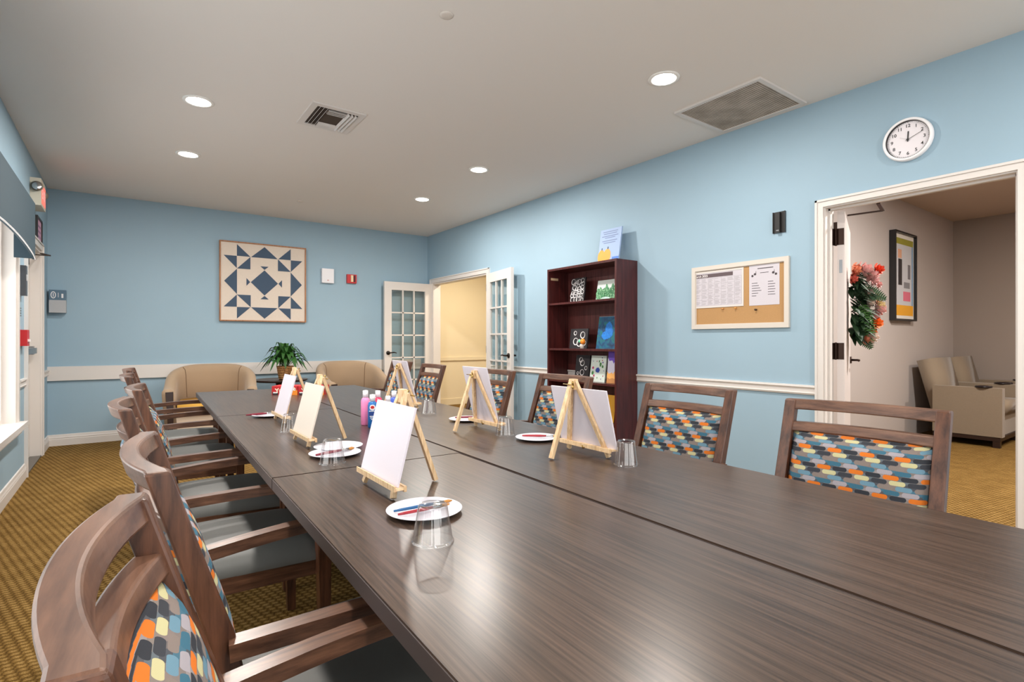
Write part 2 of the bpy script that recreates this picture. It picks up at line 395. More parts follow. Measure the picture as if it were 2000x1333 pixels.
# corridor behind the french doors
struct(obj('wall_corridor_end', bx((XR + WT, 8.35, 0), (6.9, 8.45, 2.6)), CREAM))
struct(obj('wall_corridor_far', bx((6.8, 4.4, 0), (6.9, 8.35, 2.6)), CREAM))
struct(obj('wall_corridor_near', bx((XR + WT, 4.3, 0), (6.9, 4.4, 2.6)), CREAM))
struct(obj('wall_corridor_side', bx((XR, YB + WT, 0), (XR + WT, 8.45, 2.6)), CREAM))
struct(obj('ceiling_corridor', bx((XR + WT, 4.3, 2.6), (6.9, 8.45, 2.7)), CREAM))
struct(obj('trim_20', bx((XR + WT, 8.325, 0.79), (6.8, 8.35, 0.85)), CREAM))
struct(obj('trim_21', bx((XR + WT, 8.33, 0), (6.8, 8.35, 0.11)), CREAM, bevel=0.004))

# chair rails and baseboards
def base_prof(M, L, name):
    bm = BM()
    prism(bm, [(0, 0), (0.016, 0), (0.016, 0.07), (0.013, 0.078), (0.016, 0.085), (0.011, 0.1), (0.008, 0.118), (0, 0.122)], L, M)
    return struct(obj(name, bm, WHITE))
def rail_prof(M, L, name, z=0.0):
    bm = BM()
    prism(bm, [(0, 0), (0.012, 0.0), (0.018, 0.012), (0.014, 0.02), (0.014, 0.044), (0.024, 0.054), (0.022, 0.066), (0, 0.068)], L, M)
    return struct(obj(name, bm, WHITE))
# profile x = out of wall, y = up, z = along the wall
def along_right(y0, z): return mat4((-1, 0, 0), (0, 0, 1), (0, 1, 0), (XR, y0, z))
def along_left(y0, z): return mat4((1, 0, 0), (0, 0, 1), (0, 1, 0), (XL, y0, z))
def along_back(x0, z): return mat4((0, -1, 0), (0, 0, 1), (1, 0, 0), (x0, YB, z))
base_prof(along_back(XL, 0), XR - XL, 'baseboard_back')
base_prof(along_right(DY1 + 0.04, 0), FY0 - 0.08 - DY1 - 0.04, 'baseboard_right')
base_prof(along_right(YN, 0), DY0 - 0.04 - YN, 'baseboard_right_near')
base_prof(along_left(YN, 0), EY0 - 0.07 - YN, 'baseboard_left')
base_prof(along_left(EY1 + 0.07, 0), YB - EY1 - 0.07, 'baseboard_left_far')
rail_prof(along_right(DY1 + 0.04, 0.765), FY0 - 0.08 - DY1 - 0.04, 'trim_1')
rail_prof(along_right(YN, 0.765), DY0 - 0.04 - YN, 'trim_2')
rail_prof(along_left(EY1 + 0.07, 0.765), YB - EY1 - 0.07, 'trim_3')
rail_prof(along_left(5.64, 0.765), EY0 - 0.07 - 5.64, 'trim_4')
struct(obj('trim_5', bx((XL, YB - 0.03, 0.708), (3.72, YB, 0.862)), WHITE, bevel=0.006))

# casings
def casing(name, Mf, y0, y1, z, w, t=0.018, foot=0.0):
    """three-sided casing; Mf(u, v) frames local x along the wall"""
    bm = BM(); M = Mf
    wbox(bm, M, y0 - w, y0, foot, z + w, 0, t); wbox(bm, M, y1, y1 + w, foot, z + w, 0, t); wbox(bm, M, y0, y1, z, z + w, 0, t)
    wbox(bm, M, y0 - w, y0 - w + 0.014, foot, z + w, t, t + 0.008); wbox(bm, M, y1 + w - 0.014, y1 + w, foot, z + w, t, t + 0.008); wbox(bm, M, y0 - w, y1 + w, z + w - 0.014, z + w, t, t + 0.008)
    return struct(obj(name, bm, WHITE, bevel=0.003))
MR = mat4((0, 1, 0), (0, 0, 1), (-1, 0, 0), (XR, 0, 0))
ML = mat4((0, 1, 0), (0, 0, 1), (1, 0, 0), (XL, 0, 0))
casing('trim_6', MR, DY0 + 0.012, DY1 - 0.012, DZ - 0.012, 0.05)
casing('trim_7', MR, FY0, FY1, FZ, 0.065)
casing('trim_8', ML, EY0, EY1, EZ, 0.065)
# door jamb linings
def jamb(name, x0, x1, y0, y1, z, t=0.02):
    bm = BM(); box(bm, (x0, y0, 0), (x1, y0 + t, z)); box(bm, (x0, y1 - t, 0), (x1, y1, z)); box(bm, (x0, y0 + t, z - t), (x1, y1 - t, z))
    return bm
bm = jamb('', XR - 0.002, XR + WT + 0.002, DY0, DY1, DZ)
box(bm, (XR + 0.045, DY0 + 0.02, 0), (XR + 0.075, DY0 + 0.032, DZ - 0.02)); box(bm, (XR + 0.045, DY1 - 0.032, 0), (XR + 0.075, DY1 - 0.02, DZ - 0.02)); box(bm, (XR + 0.045, DY0 + 0.02, DZ - 0.032), (XR + 0.075, DY1 - 0.02, DZ - 0.02))
struct(obj('trim_9', bm, WHITE, bevel=0.002))
struct(obj('trim_10', jamb('', XR - 0.002, XR + WT + 0.002, FY0, FY1, FZ), WHITE, bevel=0.002))
struct(obj('trim_11', jamb('', XL - WT, XL + 0.002, EY0, EY1, EZ), WHITE, bevel=0.002))

# windows on the left wall, the two added ones included
for i, (a, c) in enumerate(WINS):
    bm = BM(); x0 = XL - WT
    for (p, q) in (((x0, a, WZ0), (XL + 0.004, a + 0.03, WZ1)), ((x0, c - 0.03, WZ0), (XL + 0.004, c, WZ1)), ((x0, a + 0.03, WZ1 - 0.03), (XL + 0.004, c - 0.03, WZ1))): box(bm, p, q)
    for yy in (a + 0.03, (a + c) / 2 - 0.02, c - 0.07): box(bm, (x0 + 0.01, yy, WZ0), (x0 + 0.045, yy + 0.04, WZ1 - 0.03))
    box(bm, (x0 + 0.01, a + 0.07, WZ0), (x0 + 0.045, c - 0.07, WZ0 + 0.045))
    w = struct(obj('window_%d' % (i + 1), bm, WHITE, bevel=0.003))
    struct(obj('window_casing', bx((XL, a - 0.06, WZ0), (XL + 0.018, a, WZ1 + 0.06)), WHITE, w, bevel=0.004))
    struct(obj('window_casing', bx((XL, c, WZ0), (XL + 0.018, c + 0.06, WZ1 + 0.06)), WHITE, w, bevel=0.004))
    bm = bx((XL - WT, a - 0.0, WZ0 - 0.0), (XL, c + 0.0, WZ0 + 0.012)); box(bm, (XL, a - 0.08, WZ0 - 0.03), (XL + 0.065, c + 0.08, WZ0 + 0.012)); box(bm, (XL, a - 0.06, WZ0 - 0.075), (XL + 0.03, c + 0.06, WZ0 - 0.03))
    struct(obj('window_sill', bm, WHITE, w, bevel=0.004))
    struct(obj('pane', bx((x0 + 0.025, a + 0.03, WZ0), (x0 + 0.029, c - 0.03, WZ1 - 0.03)), thin_glass('window_glass', (0.97, 0.98, 0.98)), w))
    pl = bpy.data.lights.new('daylight', 'AREA'); pl.shape = 'RECTANGLE'; pl.size = WZ1 - WZ0; pl.size_y = c - a
    pl.cycles.is_portal = True
    po = bpy.data.objects.new('daylight', pl); COL.objects.link(po); po.location = (x0 - 0.03, (a + c) / 2, (WZ0 + WZ1) / 2); po.rotation_euler = (0, -PI / 2, 0)

# exit door in the left wall (closed, set back)
d = struct(obj('door_1', bx((XL - 0.115, EY0 + 0.022, 0.012), (XL - 0.075, EY1 - 0.022, EZ - 0.022)), mat('exit_door_paint', (222, 216, 210), 0.4), bevel=0.002))
bm = BM(); box(bm, (XL - 0.075, EY0 + 0.1, 1.01), (XL - 0.03, EY0 + 0.2, 1.09)); box(bm, (XL - 0.075, EY1 - 0.2, 1.01), (XL - 0.03, EY1 - 0.1, 1.09)); box(bm, (XL - 0.05, EY0 + 0.15, 1.02), (XL - 0.01, EY1 - 0.12, 1.075))
obj('panic_bar', bm, STEEL, d, bevel=0.004)
bm = BM(); box(bm, (XL - 0.075, EY0 + 0.1, 1.83), (XL - 0.02, EY0 + 0.42, 1.895)); sweep(bm, [(XL - 0.04, EY0 + 0.3, 1.91), (XL + 0.1, EY0 + 0.62, 1.95), (XL + 0.012, EY0 + 0.9, 2.0)], 0.02, 0.012)
obj('door_closer', bm, mat('bronze_closer', (64, 50, 40), 0.45, 0.4), d, bevel=0.002)
struct(obj('trim_12', bx((XL - WT, EY0, 0), (XL + 0.01, EY1, 0.012)), mat('aluminium_threshold', (120, 116, 110), 0.4, 0.7)))

# lounge door, swung open into the lounge
HX, HY, HA = XR + WT + 0.022, 1.612, math.radians(19.5)
def door_M(a, ox, oy): return Matrix.Translation((ox, oy, 0)) @ Matrix.Rotation(a, 4, 'Z')
M = door_M(HA, HX, HY)
d = struct(obj('door_2', bx((0, 0.0, 0.012), (0.90, 0.044, DZ - 0.03), M), mat('lounge_door_paint', (214, 204, 200), 0.4), bevel=0.002))
for z in (1.86, 1.07, 0.2):
    bm = BM(); box(bm, (-0.003, 0.004, z - 0.057), (0.0, 0.036, z + 0.057), M); box(bm, (XR + WT - 0.03, DY1 - 0.0235, z - 0.057), (XR + WT + 0.02, DY1 - 0.0205, z + 0.057))
    c0 = Vector((XR + WT + 0.012, DY1 - 0.024, 0)); c1 = M @ Vector((-0.003, 0.036, 0))
    sweep(bm, [(c0.x, c0.y, z), (c1.x, c1.y, z)], 0.003, 0.114); tube(bm, [(XR + WT + 0.014, DY1 - 0.03, z - 0.06), (XR + WT + 0.014, DY1 - 0.03, z + 0.06)], 0.007)
    obj('hinge', bm, BRONZE, d)
bm = BM(); box(bm, (-0.002, 0.014, 1.61), (0, 0.032, 1.70), M); obj('door_stop_plate', bm, STEEL, d)
bm = BM(); tube(bm, [M @ Vector(p) for p in ((0.835, 0, 0.985), (0.835, -0.012, 0.985))], 0.028, 16); tube(bm, [M @ Vector(p) for p in ((0.835, -0.01, 0.985), (0.835, -0.055, 0.985), (0.82, -0.062, 0.985), (0.72, -0.062, 0.985))], 0.009, 10)
obj('door_handle', bm, BRONZE, d, smooth=True)
bm = BM(); box(bm, (0.01, 0.044, 1.90), (0.24, 0.085, 1.965), M)
p1 = M @ Vector((0.06, -0.012, 2.012)); p2 = Vector((4.12, 1.43, 2.018)); p3 = Vector((XR + WT - 0.01, 1.40, 2.038))
sweep(bm, [p1, p2], 0.014, 0.010); sweep(bm, [p2, p3], 0.022, 0.008)
obj('door_closer', bm, BRONZE, d, bevel=0.002)

# french door leaves
def leaf(name, M, wdt, flip):
    H = 2.02; t = 0.04; st = 0.112; top = 0.12; bot = 0.22
    bm = BM()
    box(bm, (0, 0, 0.012), (st, t, H), M); box(bm, (wdt - st, 0, 0.012), (wdt, t, H), M)
    box(bm, (st, 0, H - top), (wdt - st, t, H), M); box(bm, (st, 0, 0.012), (wdt - st, t, bot), M)
    iw = wdt - 2 * st; ih = H - top - bot; mw = 0.020
    d = struct(obj(name, bm, WHITE, bevel=0.003))
    bm = BM()
    for k in (1, 2): box(bm, (st + iw * k / 3 - mw / 2, 0.006, bot), (st + iw * k / 3 + mw / 2, t - 0.006, H - top), M)
    for k in range(1, 5): box(bm, (st, 0.006, bot + ih * k / 5 - mw / 2), (wdt - st, t - 0.006, bot + ih * k / 5 + mw / 2), M)
    obj('muntins', bm, WHITE, d)
    obj('pane', bx((st, t / 2 - 0.002, bot), (wdt - st, t / 2 + 0.002, H - top), M), PANE, d)
    hx = wdt - 0.055
    for s, y0 in ((-1, 0.0), (1, t)):
        bm = BM(); tube(bm, [M @ Vector((hx, y0, 0.965)), M @ Vector((hx, y0 + s * 0.012, 0.965))], 0.03, 16)
        tube(bm, [M @ Vector(p) for p in ((hx, y0 + s * 0.01, 0.965), (hx, y0 + s * 0.05, 0.965), (hx - 0.02, y0 + s * 0.056, 0.967), (hx - 0.07, y0 + s * 0.056, 0.972), (hx - 0.11, y0 + s * 0.056, 0.962))], [0.011, 0.011, 0.010, 0.009, 0.007], 10)
        obj('door_handle', bm, mat('dark_lever', (34, 24, 20), 0.35, 0.5), d, smooth=True)
    for z in (0.2, 1.03, 1.84):
        obj('hinge', bx((-0.006, -0.006, z - 0.045), (0.006, t * 0.4, z + 0.045), M), mat('satin_hinge', (190, 182, 172), 0.35, 0.8), d)
    return d
leaf('door_3', door_M(PI, 3.835, 7.45), 0.77, 1)
leaf('door_4', door_M(math.radians(-100.5), 3.835, 5.86), 0.75, 1)

# ------------------------------------------------------------------ ceiling fittings
def downlight(x, y, label, watts):
    t = thing('recessed_light', label, 'ceiling light', (x, y, ZC), 0, 'recessed ceiling lights')
    bm = BM(); lathe(bm, [(0.072, -0.004), (0.078, -0.008), (0.094, -0.006), (0.097, 0.0), (0.072, 0.0)], 40, closed=True)
    obj('trim_ring', bm, mat('light_trim_ring', (240, 238, 234), 0.5), t, smooth=True)
    bm = BM(); lathe(bm, [(0, -0.009), (0.05, -0.008), (0.0715, -0.004), (0.0715, 0.0), (0, 0.0)], 40)
    obj('lens', bm, LAMP, t, smooth=True)
    ld = bpy.data.lights.new('lamp_light', 'AREA'); ld.shape = 'DISK'; ld.size = 0.14; ld.energy = watts; ld.color = (1.0, 0.945, 0.88)
    lo = bpy.data.objects.new('lamp_light', ld); COL.objects.link(lo); lo.parent = t; lo.location = (0, 0, -0.012)
    return t
LL = ['round recessed ceiling light, left side, between the camera and the square vent', 'round recessed ceiling light nearest the left back corner',
      'round recessed ceiling light over the right side, second from the back wall', 'round recessed ceiling light nearest the back wall, on the right',
      'round recessed ceiling light beside the big perforated grille', 'round recessed ceiling light added out of view over the near left chairs, for brightness',
      'round recessed ceiling light added unseen behind the camera for brightness, right side', 'round recessed ceiling light added unseen behind the camera for brightness, left side']
for k, ((x, y), s) in enumerate(zip(DOWN, LL)): downlight(x, y, s, DOWN_W * (0.72 if k == 4 else 1.05))

def room_lamp(name, label, x, y, z, watts, color):
    t = thing(name, label, 'ceiling light', (x, y, z))
    bm = BM(); lathe(bm, [(0.10, -0.012), (0.115, -0.01), (0.12, 0), (0.1, 0)], 32, closed=True); obj('trim_ring', bm, WHITE, t)
    bm = BM(); lathe(bm, [(0, -0.014), (0.099, -0.010), (0.099, 0), (0, 0)], 32); obj('lens', bm, mat('warm_lens', (255, 236, 200), 0.5, emit=5), t)
    ld = bpy.data.lights.new('lamp_light', 'AREA'); ld.shape = 'DISK'; ld.size = 0.2; ld.energy = watts; ld.color = color
    lo = bpy.data.objects.new('lamp_light', ld); COL.objects.link(lo); lo.parent = t; lo.location = (0, 0, -0.02)
room_lamp('flush_light', 'warm flush ceiling light in the cream corridor', 4.7, 7.0, 2.6, 33, (1.0, 0.88, 0.68))
room_lamp('flush_light', 'second warm flush ceiling light further along the corridor', 5.9, 5.6, 2.6, 22, (1.0, 0.88, 0.68))
room_lamp('flush_light', 'flush ceiling light in the lounge next door, near its doorway', 5.4, 0.6, ZC, 100, (1.0, 0.95, 0.90))
room_lamp('flush_light', 'flush ceiling light deeper in the lounge next door', 7.6, -0.4, ZC, 40, (1.0, 0.88, 0.76))

# supply diffuser
VX0, VX1, VY0, VY1 = 1.035, 1.415, 3.75, 4.19
t = thing('air_vent', 'square white louvred air supply vent in the ceiling', 'vent', ((VX0 + VX1) / 2, (VY0 + VY1) / 2, ZC))
hx, hy = (VX1 - VX0) / 2, (VY1 - VY0) / 2
bm = BM()
for (a, c) in (((-hx, -hy), (hx, -hy + 0.045)), ((-hx, hy - 0.045), (hx, hy)), ((-hx, -hy + 0.045), (-hx + 0.045, hy - 0.045)), ((hx - 0.045, -hy + 0.045), (hx, hy - 0.045))): box(bm, (a[0], a[1], -0.009), (c[0], c[1], 0))
obj('vent_frame', bm, WHITE, t, bevel=0.003)
obj('duct_opening', bx((-hx + 0.045, -hy + 0.045, -0.002), (hx - 0.045, hy - 0.045, -0.0005)), mat('dark_duct', (70, 58, 48), 0.9), t)
for s in (-1, 1):
    for k in range(3):
        xx = s * (hx - 0.062 - 0.026 * k)
        bm = BM(); sweep(bm, [(xx, -hy + 0.047, -0.014), (xx, hy - 0.047, -0.014)], 0.002, 0.022, up=Vector((-s * 0.7, 0, 1)).normalized()); obj('louvre', bm, WHITE, t)
cx = hx - 0.125
for s in (-1, 1):
    for k in range(3):
        yy = s * (hy - 0.062 - 0.026 * k)
        bm = BM(); sweep(bm, [(-cx, yy, -0.014), (cx, yy, -0.014)], 0.002, 0.022, up=Vector((0, -s * 0.7, 1)).normalized()); obj('louvre', bm, WHITE, t)
# return grille
t = thing('return_grille', 'large square perforated return air grille in the ceiling by the right wall', 'vent', (3.49, 2.09, ZC))
g = frame_bm(mat4((1, 0, 0), (0, 1, 0), (0, 0, -1), (0, 0, 0)), 0.60, 0.64, 0.028, 0, 0.014); obj('grille_frame', g, WHITE, t, bevel=0.003)
obj('perforated_panel', bx((-0.273, -0.293, -0.007), (0.273, 0.293, -0.001)), perforated(), t)
for x, y, s in ((1.66, 6.54, 'small white sprinkler cap in the ceiling before the patchwork picture'), (1.31, 2.37, 'small white sprinkler cap in the ceiling near the top of the photo')):
    bm = BM(); lathe(bm, [(0, -0.007), (0.024, -0.007), (0.034, -0.003), (0.036, 0.0), (0, 0)], 28, (0, 0, 0))
    o = obj('sprinkler_cap', bm, mat('sprinkler_white', (214, 206, 198), 0.6), smooth=True); o.location = (x, y, ZC); tag(o, s, 'sprinkler', 'sprinkler caps')

# ------------------------------------------------------------------ tables
SL = 0.03; TR = -math.atan(SL); TZ = 0.74
def tp(u, v):   # table frame (u across, v along) to room
    return (0.292 + u + SL * v, v - SL * u)
rows = [(0.165, 1.665), (1.668, 3.19), (3.193, 4.79)]
cols = [(0.0, 0.624), (0.630, 1.245)]
names = {(0, 0): 'dark wood-grain table nearest the camera, left half of the run', (1, 0): 'dark wood-grain table nearest the camera, right half, its far side facing the open doorway',
         (0, 1): 'dark wood-grain table in the middle of the run, left half', (1, 1): 'dark wood-grain table in the middle of the run, right half',
         (0, 2): 'dark wood-grain table at the far left end by the beige tub chairs', (1, 2): 'dark wood-grain table at the far right end of the run'}
for ci, (u0, u1) in enumerate(cols):
    for ri, (v0, v1) in enumerate(rows):
        cx_, cy_ = tp((u0 + u1) / 2, (v0 + v1) / 2)
        extra = math.radians(0.2) if (ci, ri) == (0, 0) else 0
        t = thing('conference_table', names[(ci, ri)], 'table', (cx_, cy_, 0), TR + extra, 'conference tables pushed together')
        w2, l2 = (u1 - u0) / 2 - (0.004 if (ci, ri) == (0, 0) else 0.001), (v1 - v0) / 2 + (-0.001 if ci == 0 else 0.0015)
        le = 0.0015 if ci == 0 else 0.0
        bm = bx((-w2 + 0.0015, -l2 + le, TZ - 0.004), (w2 - 0.0015, l2 - le, TZ)); obj('tabletop', bm, TOP, t, bevel=0.0012 if ci == 0 else 0.0)
        bm = bx((-w2, -l2, TZ - 0.034), (w2, l2, TZ - 0.004)); obj('edge_band', bm, EDGE, t, bevel=0.002)
        for s in (-1, 1):
            yy = s * (l2 - 0.30); ux = 0.13 if ci == 0 else -0.13
            lg = obj('leg', bx((ux - 0.03, yy - 0.03, 0.09), (ux + 0.03, yy + 0.03, TZ - 0.06)), BLACKM, t, bevel=0.006)
            obj('foot', bx((-w2 + 0.07, yy - 0.03, 0.062), (w2 - 0.07, yy + 0.03, 0.092)), BLACKM, t, bevel=0.008)
            obj('bracket', bx((-w2 + 0.1, yy - 0.03, TZ - 0.062), (w2 - 0.1, yy + 0.03, TZ - 0.035)), BLACKM, t, bevel=0.003)
            for sx in (-1, 1):
                bm = BM(); tube(bm, [(sx * (w2 - 0.1) - 0.011, yy, 0.028), (sx * (w2 - 0.1) + 0.011, yy, 0.028)], 0.028, 18); box(bm, (sx * (w2 - 0.1) - 0.016, yy - 0.02, 0.035), (sx * (w2 - 0.1) + 0.016, yy + 0.02, 0.064))
                obj('caster', bm, BLACKP, t)
        obj('crossbar', bx((ux - 0.02, -l2 + 0.33, 0.42), (ux + 0.02, l2 - 0.33, 0.47)), BLACKM, t, bevel=0.004)

# ------------------------------------------------------------------ dining chairs
def post_x(z):  # centre line of back post
    P = [(0.0, 0.075), (0.30, 0.125), (0.45, 0.150), (0.66, 0.108), (0.94, 0.021)]
    for (z0, x0), (z1, x1) in zip(P, P[1:]):
        if z <= z1: return x0 + (x1 - x0) * (z - z0) / (z1 - z0)
    return P[-1][1]
PW = 0.208     # post centre offset
def bowed(z, yy, bow=0.034):
    return post_x(z) - bow * (1 - (yy / PW) ** 2) if abs(yy) < PW else post_x(z)
def make_chair():
    t = thing('dining_chair', '', 'chair', (0, 0, 0), 0)
    for s in (-1, 1):
        bm = BM(); zs = [0.44, 0.55, 0.66, 0.8, 0.94]
        # post flares out slightly in section towards the seat
        rings = []
        for z in zs:
            x = post_x(z); d = 0.0175 if z > 0.7 else (0.020 if z > 0.5 else 0.024)
            rings.append([bm.verts.new((x + a * d, s * PW + c * 0.0175, z)) for a, c in ((-1, -1), (1, -1), (1, 1), (-1, 1))])
        for a, b2 in zip(rings, rings[1:]):
            for k in range(4): bm.faces.new([a[k], a[(k + 1) % 4], b2[(k + 1) % 4], b2[k]])
        bm.faces.new(rings[0][::-1]); bm.faces.new(rings[-1]); bmesh.ops.recalc_face_normals(bm, faces=bm.faces[:])
        obj('back_post', bm, WOODV, t, bevel=0.004, seg=2, angle=50)
        bm = BM(); rings = []
        for z in (0.006, 0.2, 0.44):
            x = post_x(z); d = 0.017 + 0.009 * z / 0.44
            rings.append([bm.verts.new((x + a * d, s * PW + c * d * 0.85, z)) for a, c in ((-1, -1), (1, -1), (1, 1), (-1, 1))])
        for a, b2 in zip(rings, rings[1:]):
            for k in range(4): bm.faces.new([a[k], a[(k + 1) % 4], b2[(k + 1) % 4], b2[k]])
        bm.faces.new(rings[0][::-1]); bm.faces.new(rings[-1]); bmesh.ops.recalc_face_normals(bm, faces=bm.faces[:])
        lg = obj('leg', bm, WOODV, t, bevel=0.003, angle=50)
        bm = BM(); lathe(bm, [(0, 0), (0.011, 0), (0.011, 0.008), (0, 0.008)], 12, (post_x(0), s * PW, 0)); obj('glide', bm, CHROME, lg)
        # front leg up to the arm
        bm = BM(); rings = []
        for z, x, y, d in ((0.006, 0.582, 0.250, 0.016), (0.42, 0.575, 0.256, 0.0225), (0.64, 0.565, 0.261, 0.0175)):
            rings.append([bm.verts.new((x + a * d, s * y + c * d, z)) for a, c in ((-1, -1), (1, -1), (1, 1), (-1, 1))])
        for a, b2 in zip(rings, rings[1:]):
            for k in range(4): bm.faces.new([a[k], a[(k + 1) % 4], b2[(k + 1) % 4], b2[k]])
        bm.faces.new(rings[0][::-1]); bm.faces.new(rings[-1]); bmesh.ops.recalc_face_normals(bm, faces=bm.faces[:])
        lg = obj('leg', bm, WOODV, t, bevel=0.003, angle=50)
        bm = BM(); lathe(bm, [(0, 0), (0.011, 0), (0.011, 0.008), (0, 0.008)], 12, (0.582, s * 0.250, 0)); obj('glide', bm, CHROME, lg)
        # arm
        pts = []; n = 12
        for k in range(n + 1):
            f = k / n; x = 0.118 + 0.475 * f; y = s * (0.228 + 0.034 * math.sin(min(1, f * 1.3) * PI / 2)); z = 0.643 + 0.014 * math.sin(f * PI * 0.8)
            pts.append((x, y, z))
        bm = BM(); sweep(bm, pts, 0.036, 0.028); obj('arm', bm, WOODX, t, bevel=0.006, seg=2, angle=50)
    # curved top rail, slot and second rail
    def rail(name, z0, z1, th0, th1):
        bm = BM(); n = 20; rings = []
        for k in range(n + 1):
            y = -PW - 0.0165 + (2 * PW + 0.033) * k / n; yy = max(-PW, min(PW, y))
            f = 1 - (yy / PW) ** 2; th = th0 + (th1 - th0) * f
            ring = []
            for z, sgn in ((z0, -1), (z0, 1), (z1, 1), (z1, -1)):
                ring.append(bm.verts.new((bowed(z, yy) + sgn * th / 2, y, z)))
            rings.append(ring)
        for a, b2 in zip(rings, rings[1:]):
            for k in range(4): bm.faces.new([a[k], a[(k + 1) % 4], b2[(k + 1) % 4], b2[k]])
        bm.faces.new(rings[0][::-1]); bm.faces.new(rings[-1]); bmesh.ops.recalc_face_normals(bm, faces=bm.faces[:])
        o = obj(name, bm, WOODH, t, bevel=0.004, angle=50, smooth=False); return o
    rail('top_rail', 0.908, 0.942, 0.033, 0.030)
    rail('back_rail', 0.838, 0.868, 0.033, 0.030)
    # upholstered back panel, padded on both sides
    bm = BM(); ny, nz = 18, 12; W2 = PW - 0.0178
    def puff(u, v): return (max(0, 1 - abs(u) ** 6) * max(0, 1 - abs(v) ** 6)) ** 0.4
    F, B = [], []
    for i in range(ny + 1):
        u = -1 + 2 * i / ny; fr, br = [], []
        for j in range(nz + 1):
            v = -1 + 2 * j / nz; y = u * W2; z = 0.655 + v * 0.182; x = bowed(z, y); p = puff(u, v)
            pf = (max(0, 1 - abs(u) ** 3.5) * max(0, 1 - abs(v) ** 7)) ** 0.5
            fr.append(bm.verts.new((x + 0.017 * (1 - u * u) + 0.004 + 0.038 * pf, y, z)))
            br.append(bm.verts.new((x - 0.004 - 0.022 * p, y, z)))
        F.append(fr); B.append(br)
    for i in range(ny):
        for j in range(nz):
            bm.faces.new([F[i][j], F[i + 1][j], F[i + 1][j + 1], F[i][j + 1]]); bm.faces.new([B[i][j], B[i][j + 1], B[i + 1][j + 1], B[i + 1][j]])
    for i in range(ny): bm.faces.new([F[i][0], B[i][0], B[i + 1][0], F[i + 1][0]]); bm.faces.new([F[i][nz], F[i + 1][nz], B[i + 1][nz], B[i][nz]])
    for j in range(nz): bm.faces.new([F[0][j], F[0][j + 1], B[0][j + 1], B[0][j]]); bm.faces.new([F[ny][j], B[ny][j], B[ny][j + 1], F[ny][j + 1]])
    bmesh.ops.recalc_face_normals(bm, faces=bm.faces[:])
    # cloth coordinates: metres across and along the padded surface
    co = {}
    for G, sg, off in ((F, 1, 0.0), (B, -1, 0.31)):
        for i in range(ny + 1):
            c_ = [0.0]
            for j in range(1, nz + 1): c_.append(c_[-1] + (G[i][j].co - G[i][j - 1].co).length)
            for j in range(nz + 1): co[G[i][j]] = ((-1 + 2 * i / ny) * W2 * sg + off, c_[j] - c_[nz // 2])
    uvl = bm.loops.layers.uv.new('cloth')
    for f in bm.faces:
        for lp in f.loops: lp[uvl].uv = co[lp.vert]
    obj('backrest', bm, FABRIC, t, smooth=True)
    # seat
    bm = BM(); nx, ny = 14, 14; Tt, Bt = [], []
    for i in range(nx + 1):
        u = -1 + 2 * i / nx; a, c = [], []
        for j in range(ny + 1):
            v = -1 + 2 * j / ny; hw = 0.226 + 0.022 * (u + 1) / 2
            p = (max(0, 1 - abs(u) ** 8) * max(0, 1 - abs(v) ** 8)) ** 0.5
            x = 0.355 + u * 0.243; y = v * hw; e = 0.012 * (1 - p)
            a.append(bm.verts.new((x, y, 0.412 + 0.045 * p + 0.014 * (1 - u * u) * (1 - v * v)))); c.append(bm.verts.new((x * 1.0, y, 0.388)))
        Tt.append(a); Bt.append(c)
    for i in range(nx):
        for j in range(ny): bm.faces.new([Tt[i][j], Tt[i + 1][j], Tt[i + 1][j + 1], Tt[i][j + 1]])
    for i in range(nx): bm.faces.new([Tt[i][0], Bt[i][0], Bt[i + 1][0], Tt[i + 1][0]]); bm.faces.new([Tt[i][ny], Tt[i + 1][ny], Bt[i + 1][ny], Bt[i][ny]])
    for j in range(ny): bm.faces.new([Tt[0][j], Tt[0][j + 1], Bt[0][j + 1], Bt[0][j]]); bm.faces.new([Tt[nx][j], Bt[nx][j], Bt[nx][j + 1], Tt[nx][j + 1]])
    bm.faces.new([Bt[0][0], Bt[0][ny], Bt[nx][ny], Bt[nx][0]])
    bmesh.ops.remove_doubles(bm, verts=bm.verts[:], dist=1e-6)
    bmesh.ops.recalc_face_normals(bm, faces=bm.faces[:])
    obj('seat', bm, VINYL, t, smooth=True)
    bm = BM()
    box(bm, (0.13, -0.235, 0.335), (0.56, -0.213, 0.389)); box(bm, (0.13, 0.213, 0.335), (0.56, 0.235, 0.389)); box(bm, (0.555, -0.25, 0.335), (0.585, 0.25, 0.389)); box(bm, (0.13, -0.213, 0.335), (0.155, 0.213, 0.389))
    obj('seat_frame', bm, WOODX, t, bevel=0.003)
    return t
chair0 = make_chair()
G_CH = 'armchairs with patterned backs around the table'
first = [True]
def put_chair(x, y, rz, label):
    c = chair0 if first[0] else copy_tree(chair0); first[0] = False
    c.location = (x, y, 0); c.rotation_euler = (0, 0, rz); c['label'] = label; c['group'] = G_CH
    return c
R = math.radians
LEFTC = [(-0.031, 0.630, -4, 'armchair nearest the camera, bottom left, its curved top rail cut off by the frame'),
         (0.0165, 1.1885, 0, 'armchair second from the camera on the left side of the table'),
         (-0.022, 2.130, -1, 'armchair third from the camera on the left side, after the gap in the row'),
         (0.024, 2.850, -3, 'armchair fourth from the camera on the left side of the table'),
         (-0.008, 3.860, -2, 'armchair second from the far end on the left side of the table'),
         (0.002, 4.660, -3, 'armchair at the far end of the left side, nearest the back wall')]
for x, y, a, s in LEFTC: put_chair(x, y, R(a), s)
